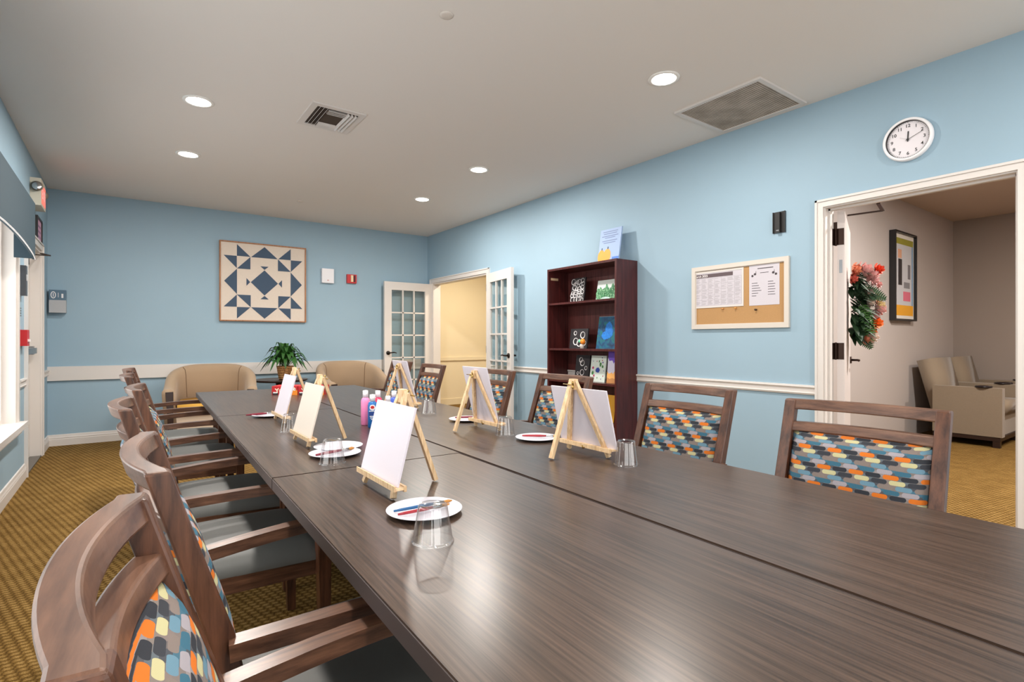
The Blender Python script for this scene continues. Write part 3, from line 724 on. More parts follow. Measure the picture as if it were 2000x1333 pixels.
RIGHTC = [(1.893, 0.710, 183.5, 'armchair in front of the open doorway, right side of the table, nearest'),
          (2.020, 1.437, 180, 'armchair below the cork board on the right side of the table'),
          (2.092, 2.326, 179, 'armchair in front of the dark bookcase'),
          (2.098, 3.060, 180, 'armchair behind the portrait canvas, in front of the open right-hand glass door'),
          (2.136, 4.050, 176, 'armchair in front of the cream corridor opening'),
          (2.226, 4.890, 179, 'armchair farthest away on the right side, before the left-hand glass door')]
for x, y, a, s in RIGHTC: put_chair(x, y, R(a), s)

# ------------------------------------------------------------------ easels and canvases
def make_easel():
    t = thing('tabletop_easel', '', 'easel', (0, 0, 0), 0)
    # local +X = facing direction (front); origin = midpoint of front feet
    for s in (-1, 1):
        bm = BM(); sweep(bm, [(0.006, s * 0.100, 0.0045), (-0.066, s * 0.010, 0.262)], 0.011, 0.015, up=Vector((0, 1, 0))); obj('leg', bm, PINE, t, bevel=0.0015)
    bm = BM(); sweep(bm, [(-0.165, 0, 0.0045), (-0.076, 0, 0.255)], 0.012, 0.015, up=Vector((0, 1, 0))); obj('leg', bm, PINE, t, bevel=0.0015)
    bm = BM(); box(bm, (-0.012, -0.132, 0.030), (0.016, 0.132, 0.036)); box(bm, (0.0135, -0.132, 0.028), (0.017, 0.132, 0.042)); box(bm, (-0.018, -0.128, 0.024), (-0.011, 0.128, 0.038))
    obj('ledge', bm, PINE, t, bevel=0.0012)
    bm = BM(); box(bm, (-0.072, -0.014, 0.232), (-0.056, 0.014, 0.268), None); obj('head_block', bm, PINE, t, bevel=0.002)
    bm = BM(); tube(bm, [(-0.088, -0.026, 0.25), (-0.088, 0.026, 0.25)], 0.002, 8)
    for s in (-1, 1): tube(bm, [(-0.088, -0.024, 0.25), (-0.094, -0.028, 0.25 + s * 0.011)], [0.003, 0.004], 8)
    obj('wing_nut', bm, BRASS, t, smooth=True)
    bm = BM(); tube(bm, [(-0.006, -0.005, 0.026), (-0.024, -0.005, 0.024), (-0.028, -0.005, 0.034)], 0.0028, 8); obj('ledge_screw', bm, BRASS, t, smooth=True)
    return t
easel0 = make_easel(); ef = [True]
def put_easel(x, y, rz, w, h, ln, lc, shift=0.0, cloth=None):
    e = easel0 if ef[0] else copy_tree(easel0); ef[0] = False
    e.location = (x, y, TZ); e.rotation_euler = (0, 0, rz); e['label'] = ln; e['group'] = 'wooden easels on the table'
    a = math.radians(14.4)
    # canvas board leaning on the legs
    bm = BM(); box(bm, (-0.0025, -w / 2, 0), (0.0025, w / 2, h))
    o = obj('blank_canvas', bm, cloth or CANVAS, bevel=0.0008)
    o.matrix_world = Matrix.Translation((x, y, TZ)) @ Matrix.Rotation(rz, 4, 'Z') @ Matrix.Translation((0.0045, shift, 0.0365)) @ Matrix.Rotation(-a, 4, 'Y')
    tag(o, lc, 'canvas', 'blank canvases on easels')
put_easel(0.548, 1.355, PI, 0.25, 0.200, 'pine easel in the foreground beside the nearest plate', 'blank white canvas in the foreground, largest of the left row', 0.0)
put_easel(0.555, 2.150, PI, 0.245, 0.200, 'pine easel second from the camera on the left, cup and plates before it', 'blank cream canvas second from the camera on the left', 0.0, mat('cream_canvas_cloth', (208, 198, 186), 0.8))
put_easel(0.618, 2.800, PI, 0.22, 0.200, 'pine easel third in the left row, before the red game boxes', 'blank canvas third in the left row, before the red game boxes', 0.0)
put_easel(1.322, 1.370, 0, 0.28, 0.205, 'pine easel in front of the bookcase, seen from behind', 'blank canvas seen from behind, wide, in front of the bookcase', 0.0)
put_easel(1.328, 2.030, 0, 0.205, 0.254, 'pine easel seen from behind, with upright canvas, before the open glass door', 'blank upright canvas seen from behind, before the open right-hand glass door', 0.01)
put_easel(1.372, 2.940, 0, 0.205, 0.254, 'farthest pine easel, on the right side behind the paint bottles', 'blank upright canvas farthest away, on the right side behind the paint bottles', 0.01)

# ------------------------------------------------------------------ cups, plates, brushes, bottles
cup_mesh = None
def cup(x, y, label, r0=0.041, r1=0.029, h=0.078):
    bm = BM(); nn = 96
    prof = [(r0 + 0.0018, 0.0, 0), (r0 + 0.0018, 0.0028, 0), (r0 - 0.0005, 0.0034, 0), (r0 - 0.0012, 0.006, 1), ((r0 + r1) / 2, h * 0.5, 1), (r1 + 0.0004, h - 0.006, 1), (r1, h - 0.003, 0), (r1 - 0.002, h, 0), (r1 - 0.0035, h - 0.002, 0), (r1 * 0.5, h - 0.003, 0)]
    rings = [[bm.verts.new(((r + w * 0.00025 * math.cos(12 * 2 * PI * k / nn)) * math.cos(2 * PI * k / nn), (r + w * 0.00025 * math.cos(12 * 2 * PI * k / nn)) * math.sin(2 * PI * k / nn), z)) for k in range(nn)] for r, z, w in prof]
    for a, b in zip(rings, rings[1:]):
        for k in range(nn): bm.faces.new([a[k], a[(k + 1) % nn], b[(k + 1) % nn], b[k]])
    bm.faces.new(rings[-1])
    o = obj('plastic_cup', bm, CUPM, smooth=True); o.location = (x, y, TZ + 0.0005); tag(o, label, 'cup', 'upturned clear cups'); return o
cup(0.495, 0.952, 'clear plastic cup upside down in the foreground, over the brush plate', 0.0405, 0.029, 0.074)
cup(0.545, 1.752, 'clear plastic cup upside down between the two nearest left easels')
cup(0.585, 2.470, 'clear plastic cup upside down, partly behind the cream canvas')
cup(1.306, 1.172, 'clear plastic cup upside down nearest on the right side of the table', 0.039)
cup(1.302, 1.845, 'clear plastic cup upside down beside the upright canvas seen from behind')
cup(1.350, 2.640, 'clear plastic cup upside down farthest away on the right, before the patterned chairs')
def plate(x, y, label, z=0.0, tilt=(0, 0)):
    bm = BM(); lathe(bm, [(0, 0.002), (0.055, 0.002), (0.068, 0.006), (0.086, 0.0095), (0.088, 0.011), (0.086, 0.0115), (0.067, 0.008), (0.054, 0.004), (0, 0.004)], 56)
    o = obj('plate', bm, PLATE, smooth=True); o.location = (x, y, TZ + z); o.rotation_euler = (tilt[0], tilt[1], 0); tag(o, label, 'plate', 'white plates on the table')
plate(0.562, 1.122, 'white plate in the foreground holding two brushes, behind the nearest cup')
plate(0.592, 1.872, 'white plate with a maroon brush, behind the upturned cup on the left')
plate(0.640, 1.985, 'white plate lying just behind the plate with the maroon brush')
plate(1.352, 1.690, 'white plate with a red brush, left of the wide canvas seen from behind')
plate(1.385, 2.300, 'white plate under the upright canvas easel, far right')
plate(0.618, 3.045, 'white plate at the far left, beside the third easel')
def brush(pa, pb, mh, label, z0=0.013, z1=0.013, r=0.0042, bristle=(150, 105, 60)):
    """pa = handle end, pb = bristle tip (room xy)"""
    A = Vector((pa[0], pa[1], TZ + z0)); B = Vector((pb[0], pb[1], TZ + z1)); L = (B - A)
    t = thing('paint_brush', label, 'brush', A, 0, 'paint brushes')
    f = lambda k: L * k
    bm = BM(); tube(bm, [f(0), f(0.1), f(0.5), f(0.66)], [r * 0.55, r * 0.8, r, r * 0.75], 10); obj('handle', bm, mh, t, smooth=True)
    bm = BM(); tube(bm, [f(0.655), f(0.7), f(0.85)], [r * 0.8, r * 0.85, r * 0.8], 10); obj('ferrule', bm, CHROME, t, smooth=True)
    bm = BM(); tube(bm, [f(0.845), f(0.93), f(1.0)], [r * 0.8, r * 1.0, r * 0.3], 8); obj('bristles', bm, mat('tan_bristles', (176, 122, 60), 0.8), t, smooth=True)
BLUEH = mat('blue_handle', (30, 90, 140), 0.35); REDH = mat('crimson_handle', (150, 26, 40), 0.35)
brush((0.492, 1.136), (0.640, 1.130), BLUEH, 'blue-handled paint brush across the nearest plate')
brush((0.490, 1.108), (0.620, 1.108), REDH, 'red-handled paint brush across the nearest plate, nearest the cup')
brush((0.520, 1.850), (0.668, 1.895), HEMR, 'maroon paint brush on the plate behind the left cup', r=0.0055)
brush((1.310, 1.735), (1.425, 1.640), REDH, 'red paint brush on the plate left of the wide canvas', r=0.005)
brush((1.345, 2.345), (1.470, 2.290), HEMR, 'maroon paint brush on the plate at the far right easel', r=0.005)
brush((0.505, 3.060), (0.660, 3.080), HEMR, 'dark maroon paint brush sticking out of the far left plate', r=0.006)

def bottle(x, y, h, rgb, cap, label, rr=0.024, logo=False):
    t = thing('paint_bottle', label, 'bottle', (x, y, TZ), 0.0, 'craft paint bottles')
    cm = mat('bottle_%d_%d_%d' % rgb, rgb, 0.35)
    bm = BM(); lathe(bm, [(0, 0), (rr - 0.003, 0), (rr, 0.004), (rr, h * 0.68), (rr * 0.85, h * 0.75), (rr * 0.45, h * 0.8), (0, h * 0.8)], 24); obj('bottle_body', bm, cm, t, smooth=True)
    bm = BM(); lathe(bm, [(0, h * 0.79), (rr * 0.6, h * 0.79), (rr * 0.58, h * 0.99), (0, h)], 20); obj('cap', bm, cap, t, smooth=True)
    if logo:
        v = Vector((-x, -y, 0)).normalized(); side = Vector((-v.y, v.x, 0)) * -1
        side = Vector((0, 0, 1)).cross(v)
        M = mat4(side, (0, 0, 1), v, v * (rr - 0.0005))
        b2 = BM(); prism(b2, [(0.013 * math.cos(a), 0.095 * 1 + 0.013 * math.sin(a)) for a in [k * PI / 12 for k in range(24)]], 0.0014, M); obj('label_disc', b2, WHITEPT, t)
        b2 = BM(); prism(b2, [(0.0085 * math.cos(a), 0.096 + 0.007 * math.sin(a)) for a in [k * PI / 8 for k in range(16)]], 0.0022, M); obj('red_emblem', b2, RED, t)
        b2 = BM(); wbox(b2, M, -0.016, 0.016, 0.058, 0.074, 0, 0.0016); obj('label_band', b2, mat('navy_label', (28, 60, 130), 0.4), t)
        b2 = BM()
        for zz, ww in ((0.077, 0.015), (0.053, 0.012), (0.046, 0.010), (0.039, 0.006)): wbox(b2, M, -ww, ww, zz, zz + 0.003, 0, 0.002)
        obj('label_print', b2, WHITEPT, t)
    return t
WCAP = mat('white_cap', (236, 234, 238), 0.4)
bottle(0.921, 2.458, 0.166, (240, 140, 190), WCAP, 'pink paint bottle with white cap, leftmost of the bottles', rr=0.021)
bottle(0.920, 2.366, 0.154, (24, 104, 178), WCAP, 'blue paint bottle with a round red and white emblem', logo=True, rr=0.021)
bottle(1.003, 2.508, 0.157, (205, 50, 92), WCAP, 'crimson paint bottle with white cap, behind the blue bottle', rr=0.021)
bottle(1.036, 2.462, 0.132, (225, 222, 226), WCAP, 'white paint bottle behind the foreground canvas', rr=0.021)
bottle(1.082, 2.495, 0.152, (70, 100, 200), WCAP, 'violet-blue paint bottle, rightmost of the bottles', rr=0.021)

# game box on the far table
YEL = mat('orange_box_print', (238, 140, 36), 0.5); LET = mat('cream_lettering', (246, 238, 214), 0.5)
def game_box(x, y, label):
    t = thing('game_box', label, 'box', (x, y, TZ), R(-33), 'red dice game boxes')
    obj('box_base', bx((0, 0, 0), (0.186, 0.14, 0.066)), RED, t, bevel=0.0015)
    Mf = mat4((1, 0, 0), (0, 0, 1), (0, -1, 0), (0.093, -0.0002, 0.033))
    bm = BM(); prism(bm, [(-0.045, -0.033), (0.093, -0.033), (0.093, 0.004), (0.0, -0.010)], 0.0006, Mf); obj('orange_panel', bm, YEL, t)
    bm = BM(); wbox(bm, Mf, -0.088, -0.048, -0.032, -0.010, 0, 0.0006); obj('maker_patch', bm, BLACKPT, t)
    bm = BM(); wbox(bm, Mf, -0.083, -0.053, -0.019, -0.010, 0.0006, 0.0012); obj('patch_print', bm, WHITEPT, t)
    text('lettering', 'Yahtzee', 0.046, Mf @ Matrix.Translation((0.006, 0.006, 0.0012)) @ Matrix.Rotation(0.13, 4, 'Z'), LET, t, bold=0.001)
game_box(0.868, 4.215, 'left one of the two red dice game boxes on the far table')
game_box(1.028, 4.111, 'right one of the two red dice game boxes, between the two far canvases')

# ------------------------------------------------------------------ beige tub chairs, side table, plant
def tub_chair(x, y, rz, label, seat=None):
    t = thing('tub_chair', label, 'armchair', (x, y, 0), rz, 'beige tub chairs by the back wall')
    # local: faces -Y. U path from front-left arm around the back to front-right arm
    path = []; n = 36; RX, RY = 0.37, 0.33
    for k in range(n + 1):
        f = k / n
        if f < 0.22: path.append((-RX - 0.0, -0.36 + 0.36 * f / 0.22, -1, 0))
        elif f > 0.78: path.append((RX, 0.36 * (1 - f) / 0.22 - 0.36, 1, 0))
        else:
            a = PI - PI * (f - 0.22) / 0.56; path.append((RX * math.cos(a), RY * math.sin(a), math.cos(a), math.sin(a)))
    def hgt(yy):
        s = max(0, min(1, (yy + 0.32) / 0.66)); s = s * s * (3 - 2 * s); return 0.63 + 0.235 * s
    sec = [(-1, 0.0), (-1, 0.86), (-0.85, 0.95), (-0.4, 0.995), (0.1, 1.0), (0.6, 0.985), (0.92, 0.94), (1, 0.86), (1, 0.0)]
    bm = BM(); rings = []
    for (px, py, nx_, ny_) in path:
        H = hgt(py); th = 0.055
        ring = []
        for s, fz in sec:
            z = 0.20 + (H - 0.20) * fz; flare = 0.035 * fz
            ring.append(bm.verts.new((px + nx_ * (s * th + flare), py + ny_ * (s * th + flare), z)))
        rings.append(ring)
    for a, c in zip(rings, rings[1:]):
        for k in range(len(sec) - 1): bm.faces.new([a[k], a[k + 1], c[k + 1], c[k]])
        bm.faces.new([a[-1], a[0], c[0], c[-1]])
    bm.faces.new(rings[0]); bm.faces.new(rings[-1][::-1]); bmesh.ops.recalc_face_normals(bm, faces=bm.faces[:])
    sh = obj('barrel_back', bm, BEIGE, t, smooth=True)
    # seams on the inner back
    bm = BM()
    for ang in (38, 142):
        a = R(ang); pts = []
        for fz in (0.45, 0.6, 0.75, 0.86, 0.95, 0.995):
            H = hgt(RY * math.sin(a)); off = -0.055 if fz < 0.87 else (-0.047 if fz < 0.96 else -0.022)
            z = 0.20 + (H - 0.20) * fz
            pts.append((RX * math.cos(a) + math.cos(a) * (off + 0.035 * fz), RY * math.sin(a) + math.sin(a) * (off + 0.035 * fz), z))
        tube(bm, pts, 0.0045, 6)
    obj('seam_piping', bm, mat('brown_piping', (104, 80, 58), 0.8), sh)
    bm = bx((-0.315, -0.385, 0.345), (0.315, 0.26, 0.475)); obj('seat_cushion', bm, seat or BEIGE, t, bevel=0.035, seg=4, smooth=True)
    obj('seat_base', bx((-0.33, -0.36, 0.19), (0.33, 0.28, 0.345)), mat('pale_beige_upholstery', (196, 176, 156), 0.85), t, bevel=0.012)
    for sx in (-1, 1):
        bm = BM(); sweep(bm, [(sx * 0.37, -0.375, 0.0), (sx * 0.375, -0.385, 0.35), (sx * 0.385, -0.375, 0.60)], [0.04, 0.055, 0.07], [0.035, 0.035, 0.03], up=Vector((0, 1, 0))); obj('leg', bm, ESPR, t, bevel=0.004)
        bm = BM(); sweep(bm, [(sx * 0.27, 0.30, 0.0), (sx * 0.27, 0.25, 0.22)], [0.032, 0.05], [0.032, 0.05], up=Vector((0, 1, 0))); obj('leg', bm, ESPR, t, bevel=0.004)
    return t
tub_chair(0.80, 6.98, R(-8), 'beige tub chair with mustard seat cushion, left of the potted plant', mat('mustard_cloth', (206, 156, 66), 0.85))
tub_chair(2.45, 7.05, R(4), 'beige tub chair right of the potted plant, before the left-hand glass door')
# side table
t = thing('side_table', 'dark oval side table between the two beige tub chairs', 'table', (1.56, 7.08, 0))
bm = BM(); lathe(bm, [(0, 0.635), (0.29, 0.635), (0.315, 0.65), (0.315, 0.662), (0.29, 0.665), (0, 0.665)], 48); obj('tabletop', bm, ESPR, t, smooth=False)
bm = BM(); lathe(bm, [(0, 0.0), (0.2, 0.0), (0.2, 0.02), (0.05, 0.045), (0.03, 0.1), (0.03, 0.5), (0.06, 0.62), (0.1, 0.636), (0, 0.636)], 32); obj('pedestal', bm, ESPR, t, smooth=True)
# potted plant
t = thing('potted_plant', 'leafy green plant in a wicker basket on the dark side table', 'plant', (1.60, 7.02, 0.666))
bm = BM(); lathe(bm, [(0, 0), (0.065, 0), (0.075, 0.01), (0.098, 0.15), (0.102, 0.165), (0.092, 0.165), (0.088, 0.145), (0, 0.14)], 32); obj('wicker_basket', bm, wicker(), t, smooth=True)
bm = BM(); lathe(bm, [(0, 0.145), (0.087, 0.145), (0.087, 0.152), (0, 0.156)], 20); obj('soil', bm, mat('soil', (60, 44, 32), 0.9, bump=0.5, bscale=80), t)
def add_leaf(bm, base, az, reach, rise, droop, w, L=8, twist=0.0):
    pts = []
    d = Vector((math.cos(az), math.sin(az), 0)); sd = Vector((-math.sin(az), math.cos(az), 0))
    A, B = [], []; C_ = []
    for k in range(L + 1):
        f = k / L; p = Vector(base) + d * reach * f + Vector((0, 0, rise * math.sin(min(1, f * 1.15) * PI * 0.62) - droop * f ** 2.4))
        ww = w * (0.10 + 0.9 * math.sin(PI * min(1, max(0, (f - 0.22) / 0.78)) ** 0.75) if f > 0.22 else 0.10)
        C_.append(bm.verts.new(p + Vector((0, 0, -0.18 * ww)))); A.append(bm.verts.new(p + sd * ww / 2)); B.append(bm.verts.new(p - sd * ww / 2))
    for k in range(L): bm.faces.new([A[k], C_[k], C_[k + 1], A[k + 1]]); bm.faces.new([C_[k], B[k], B[k + 1], C_[k + 1]])
bm = BM()
for k in range(58):
    az = k * 2.399963; q = (k + 0.5) / 58
    add_leaf(bm, (0.03 * math.cos(az), 0.03 * math.sin(az), 0.14), az, 0.06 + 0.24 * q ** 0.8 + random.uniform(-0.02, 0.03), 0.33 - 0.17 * q + random.uniform(-0.03, 0.03), 0.02 + 0.17 * q, 0.045 + random.uniform(0, 0.018))
obj('foliage', bm, LEAF, t, smooth=True)

# ------------------------------------------------------------------ bookcase and what stands on it
BX0, BX1, BY0, BY1, BH = 3.565, 3.845, 3.315, 4.285, 1.885
t = thing('bookcase', 'tall dark mahogany bookcase with open shelves against the right wall', 'bookcase', ((BX0 + BX1) / 2, (BY0 + BY1) / 2, 0))
def loc(a, b): # world corners to bookcase-local box
    c = Vector(((BX0 + BX1) / 2, (BY0 + BY1) / 2, 0)); return bx(Vector(a) - c, Vector(b) - c)
obj('side_panel', loc((BX0, BY0, 0), (BX1, BY0 + 0.022, BH)), MAHOG, t, bevel=0.0015)
obj('side_panel', loc((BX0, BY1 - 0.022, 0), (BX1, BY1, BH)), MAHOG, t, bevel=0.0015)
obj('top_panel', loc((BX0, BY0 + 0.022, BH - 0.022), (BX1, BY1 - 0.022, BH)), MAHOG, t, bevel=0.0015)
obj('back_panel', loc((BX1 - 0.008, BY0 + 0.022, 0.05), (BX1 - 0.001, BY1 - 0.022, BH - 0.022)), wood('mahogany_back', (70, 28, 26), (100, 50, 46), (10, 10, 0.6), 5, 0.4), t)
SH = [1.53, 1.065, 0.745, 0.375, 0.08]
for z in SH: obj('shelf', loc((BX0 + 0.004, BY0 + 0.022, z - 0.02), (BX1 - 0.008, BY1 - 0.022, z)), MAHOG, t, bevel=0.001)
obj('plinth', loc((BX0 + 0.02, BY0 + 0.022, 0), (BX0 + 0.035, BY1 - 0.022, 0.06)), MAHOG, t)
obj('price_sticker', loc((BX0 + 0.03, BY1 - 0.0235, 1.775), (BX0 + 0.13, BY1 - 0.022, 1.80)), mat('pale_sticker', (206, 176, 140), 0.6), t)

def art(name, label, yc, z, w, h, depth, lean, mboard, group='painted canvases in the bookcase', rz=0.0):
    """small canvas leaning back towards +X; returns thing whose local frame: x right(as seen), y up, z towards room"""
    t = thing(name, label, 'painting', (depth, yc, z + 0.0005), 0, group)
    M = Matrix.Rotation(rz, 4, 'Z') @ Matrix.Rotation(R(lean), 4, 'Y') @ mat4((0, -1, 0), (0, 0, 1), (-1, 0, 0), (0, 0, 0))
    bm = BM(); wbox(bm, M, -w / 2, w / 2, 0, h, -0.014, 0); obj('canvas_board', bm, mboard, t, bevel=0.001)
    return t, M
def ring_mesh(M, rings, m, t, name='painted_rings', th=0.0035):
    bm = BM()
    for (cx_, cy_, r) in rings:
        for rr, jit in ((r, 0.0), (r * 0.93, 0.0016)):
            pts = [(cx_ + jit + rr * math.cos(a), cy_ + jit + rr * 1.05 * math.sin(a)) for a in [k * 2 * PI / 28 for k in range(28)]]
            pin = [(cx_ + jit + (rr - th) * math.cos(a), cy_ + jit + (rr - th) * 1.05 * math.sin(a)) for a in [k * 2 * PI / 28 for k in range(28)]]
            vo = [bm.verts.new(M @ Vector((x, y, 0.0008))) for x, y in pts]; vi = [bm.verts.new(M @ Vector((x, y, 0.0008))) for x, y in pin]
            for k in range(28): bm.faces.new([vo[k], vo[(k + 1) % 28], vi[(k + 1) % 28], vi[k]])
    return obj(name, bm, m, t)
def blob(bm, M, cx_, cy_, rx, ry, z=0.001, n=14, jag=0.15):
    vs = [bm.verts.new(M @ Vector((cx_ + rx * (1 + random.uniform(-jag, jag)) * math.cos(k * 2 * PI / n), cy_ + ry * (1 + random.uniform(-jag, jag)) * math.sin(k * 2 * PI / n), z))) for k in range(n)]
    bm.faces.new(vs)
random.seed(11)
# top shelf
t, M = art('painting', 'black canvas crowded with overlapping white rings, top shelf', 3.985, SH[0], 0.20, 0.255, 3.70, 8, BLACKPT)
rg = [(-0.066 + 0.044 * (k % 4) + random.uniform(-0.012, 0.012), 0.032 + 0.038 * (k // 4) + random.uniform(-0.012, 0.012), random.uniform(0.019, 0.03)) for k in range(24)]
ring_mesh(M, rg, WHITEPT, t)
t, M = art('painting', 'green landscape canvas with trees and pale sky, top shelf', 3.585, SH[0], 0.255, 0.20, 3.70, 10, mat('pale_sky_paint', (206, 214, 208), 0.5))
bm = BM()
for k in range(9): blob(bm, M, -0.11 + 0.027 * k, 0.075 + 0.012 * math.sin(k * 2), 0.022, 0.05 + 0.02 * (k in (4, 7, 8)), 0.001)
for k in range(7): blob(bm, M, -0.1 + 0.033 * k, 0.035, 0.024, 0.022, 0.0012)
obj('painted_trees', bm, swirl('tree_greens', [(0.3, (20, 84, 50)), (0.5, (38, 130, 74)), (0.62, (150, 190, 150)), (0.75, (28, 100, 60))], 40), t)
bm = BM(); blob(bm, M, 0.0, 0.018, 0.06, 0.015, 0.0016, jag=0.05); obj('painted_pond', bm, mat('pond_paint', (176, 204, 196), 0.5), t)
# middle shelf
t, M = art('painting', 'wide black canvas with five white double rings, middle shelf', 3.945, SH[1], 0.255, 0.20, 3.68, 7, BLACKPT)
ring_mesh(M, [(-0.055, 0.155, 0.022), (0.055, 0.135, 0.034), (-0.04, 0.07, 0.036), (0.012, 0.055, 0.036), (0.085, 0.055, 0.026)], WHITEPT, t, th=0.005)
t, M = art('painting', 'blue and teal abstract canvas, middle shelf', 3.575, SH[1], 0.27, 0.315, 3.70, 9, mat('teal_canvas_edge', (190, 206, 214), 0.6))
bm = BM(); vs = [bm.verts.new(M @ Vector(p)) for p in ((-0.134, 0.001, 0.001), (0.134, 0.001, 0.001), (0.134, 0.313, 0.001), (-0.134, 0.313, 0.001))]; bm.faces.new(vs)
obj('painted_ground', bm, swirl('deep_teal', [(0.32, (14, 44, 78)), (0.5, (10, 84, 122)), (0.62, (16, 110, 108)), (0.74, (12, 58, 96))], 9), t)
bm = BM(); blob(bm, M, 0.01, 0.20, 0.045, 0.06, 0.0018, 18, 0.1); blob(bm, M, -0.015, 0.13, 0.06, 0.04, 0.0020, 18, 0.12); blob(bm, M, 0.03, 0.155, 0.04, 0.05, 0.0022, 18, 0.1)
obj('painted_cloud', bm, swirl('bright_blue', [(0.3, (10, 90, 180)), (0.6, (20, 128, 214)), (0.8, (60, 170, 220))], 30), t)
# toy bird figure
t = thing('toy_bird', 'tiny multicoloured bird ornament on a white stump, middle shelf', 'ornament', (3.615, 3.815, SH[1] + 0.0005))
bm = BM(); lathe(bm, [(0, 0), (0.020, 0), (0.020, 0.04), (0.017, 0.045), (0, 0.045)], 16); obj('stump', bm, mat('white_clay', (214, 204, 196), 0.6), t, smooth=True)
bm = BM(); lathe(bm, [(0, 0.04), (0.018, 0.045), (0.026, 0.065), (0.022, 0.085), (0.008, 0.098), (0, 0.1)], 16, (0, -0.012, 0)); obj('bird_body', bm, swirl('bird_colours', [(0.35, (230, 60, 20)), (0.48, (240, 170, 40)), (0.6, (220, 80, 30))], 40), t, smooth=True)
bm = BM(); lathe(bm, [(0, 0.055), (0.014, 0.06), (0.018, 0.072), (0.010, 0.086), (0, 0.09)], 14, (0, 0.028, 0)); tube(bm, [(0, 0.03, 0.075), (0, 0.056, 0.07)], [0.008, 0.001], 8); obj('bird_tail', bm, mat('mint_green', (110, 206, 170), 0.5), t, smooth=True)
# third shelf
t, M = art('painting', 'upright black canvas with a chain of white rings, third shelf', 3.905, SH[2], 0.20, 0.255, 3.69, 7, BLACKPT)
ring_mesh(M, [(-0.028, 0.205, 0.026), (-0.006, 0.175, 0.030), (0.05, 0.125, 0.020), (0.0, 0.08, 0.030), (-0.06, 0.07, 0.016)], WHITEPT, t, th=0.0045)
t, M = art('painting', 'white canvas dotted with a small bouquet of flowers, third shelf', 3.665, SH[2], 0.20, 0.255, 3.665, 8, mat('pale_mint_canvas', (204, 214, 206), 0.6))
for nm, c, pts in (('painted_vase', (40, 62, 150), [(0.0, 0.115, 0.028, 0.026)]), ('painted_blooms', (170, 30, 90), [(-0.065, 0.135, 0.013, 0.013), (-0.045, 0.06, 0.01, 0.012), (0.05, 0.21, 0.006, 0.007), (-0.02, 0.20, 0.005, 0.006), (0.075, 0.06, 0.006, 0.007)]),
                   ('painted_leaves', (60, 120, 60), [(0.03, 0.17, 0.014, 0.022), (0.06, 0.15, 0.012, 0.014), (-0.065, 0.085, 0.014, 0.02), (0.0, 0.04, 0.005, 0.008), (0.012, 0.2, 0.007, 0.012)]), ('painted_dots', (96, 70, 150), [(0.06, 0.19, 0.008, 0.008), (0.045, 0.235, 0.006, 0.006), (-0.07, 0.2, 0.005, 0.005), (0.08, 0.11, 0.005, 0.005), (0.05, 0.03, 0.005, 0.005)])):
    bm = BM()
    for q in pts: blob(bm, M, *q)
    obj(nm, bm, mat(nm, c, 0.5), t)
t, M = art('painting', 'purple, white and orange sunset canvas half hidden by the bookcase side, third shelf', 3.435, SH[2], 0.19, 0.30, 3.66, 6, mat('sunset_edge', (214, 170, 120), 0.6))
def band(nm, z0, z1, c, k=0.001, jag=0.015):
    bm = BM(); n = 10; lo = []; hi = []
    for i in range(n + 1):
        x = -0.0945 + 0.189 * i / n
        lo.append(bm.verts.new(M @ Vector((x, z0, k)))); hi.append(bm.verts.new(M @ Vector((x, min(0.299, z1 + random.uniform(-jag, jag)), k))))
    for i in range(n): bm.faces.new([lo[i], lo[i + 1], hi[i + 1], hi[i]])
    obj(nm, bm, mat(nm, c, 0.5), t)
band('purple_sky', 0.0, 0.299, (112, 78, 190), 0.0010, 0); band('white_mist', 0.0, 0.21, (216, 212, 232), 0.0014, 0.03); band('orange_glow', 0.0, 0.10, (232, 170, 96), 0.0018, 0.02); band('tan_ground', 0.0, 0.045, (190, 132, 78), 0.0022, 0.01)
# fourth shelf and bottom
t, M = art('painting', 'golden yellow canvas on the fourth shelf behind the wide easel', 3.56, SH[3], 0.20, 0.255, 3.68, 9, mat('golden_paint', (214, 156, 40), 0.5))
bm = BM(); blob(bm, M, -0.02, 0.19, 0.03, 0.03, 0.0012, 16); obj('painted_shell', bm, mat('cream_paint', (214, 206, 190), 0.5), t)
bm = BM()
for k in range(5): box(bm, (0, -0.11 + 0.001 * k, 0.012 * k), (0.16, 0.11 - 0.002 * k, 0.012 * k + 0.011))
o = obj('magazine_stack', bx((0, -0.06, 0), (0.15, 0.06, 0.28)), mat('grey_cover', (168, 160, 156), 0.6), bevel=0.002); bm.free()
o.name = 'box_file'; o.location = (3.62, 3.42, SH[4] + 0.0005); tag(o, 'grey box file standing on the bottom shelf of the bookcase', 'box file')
# picture on top of the bookcase
t, M = art('notice_card', 'pale blue notice card with two orange pumpkins, leaning on top of the bookcase', 3.555, BH, 0.27, 0.335, 3.70, 9, mat('pale_blue_card', (150, 172, 206), 0.6), None)
t['category'] = 'sign'
bm = BM()
for k, (a, c) in enumerate(((0.305, 0.10), (0.285, 0.09), (0.262, 0.11), (0.245, 0.07), (0.215, 0.10), (0.195, 0.08))): wbox(bm, M, -c, c * 0.9, a, a + 0.006, 0, 0.001)
obj('lettering', bm, mat('slate_lettering', (108, 122, 160), 0.7), t)
bm = BM(); blob(bm, M, -0.095, 0.07, 0.045, 0.065, 0.001, 20, 0.03); blob(bm, M, -0.02, 0.07, 0.05, 0.068, 0.0012, 20, 0.03); obj('pumpkins', bm, ORANGE, t)
bm = BM(); wbox(bm, M, -0.098, -0.086, 0.13, 0.152, 0, 0.0014); wbox(bm, M, -0.022, -0.008, 0.133, 0.158, 0, 0.0014); obj('pumpkin_stems', bm, NAVY, t)
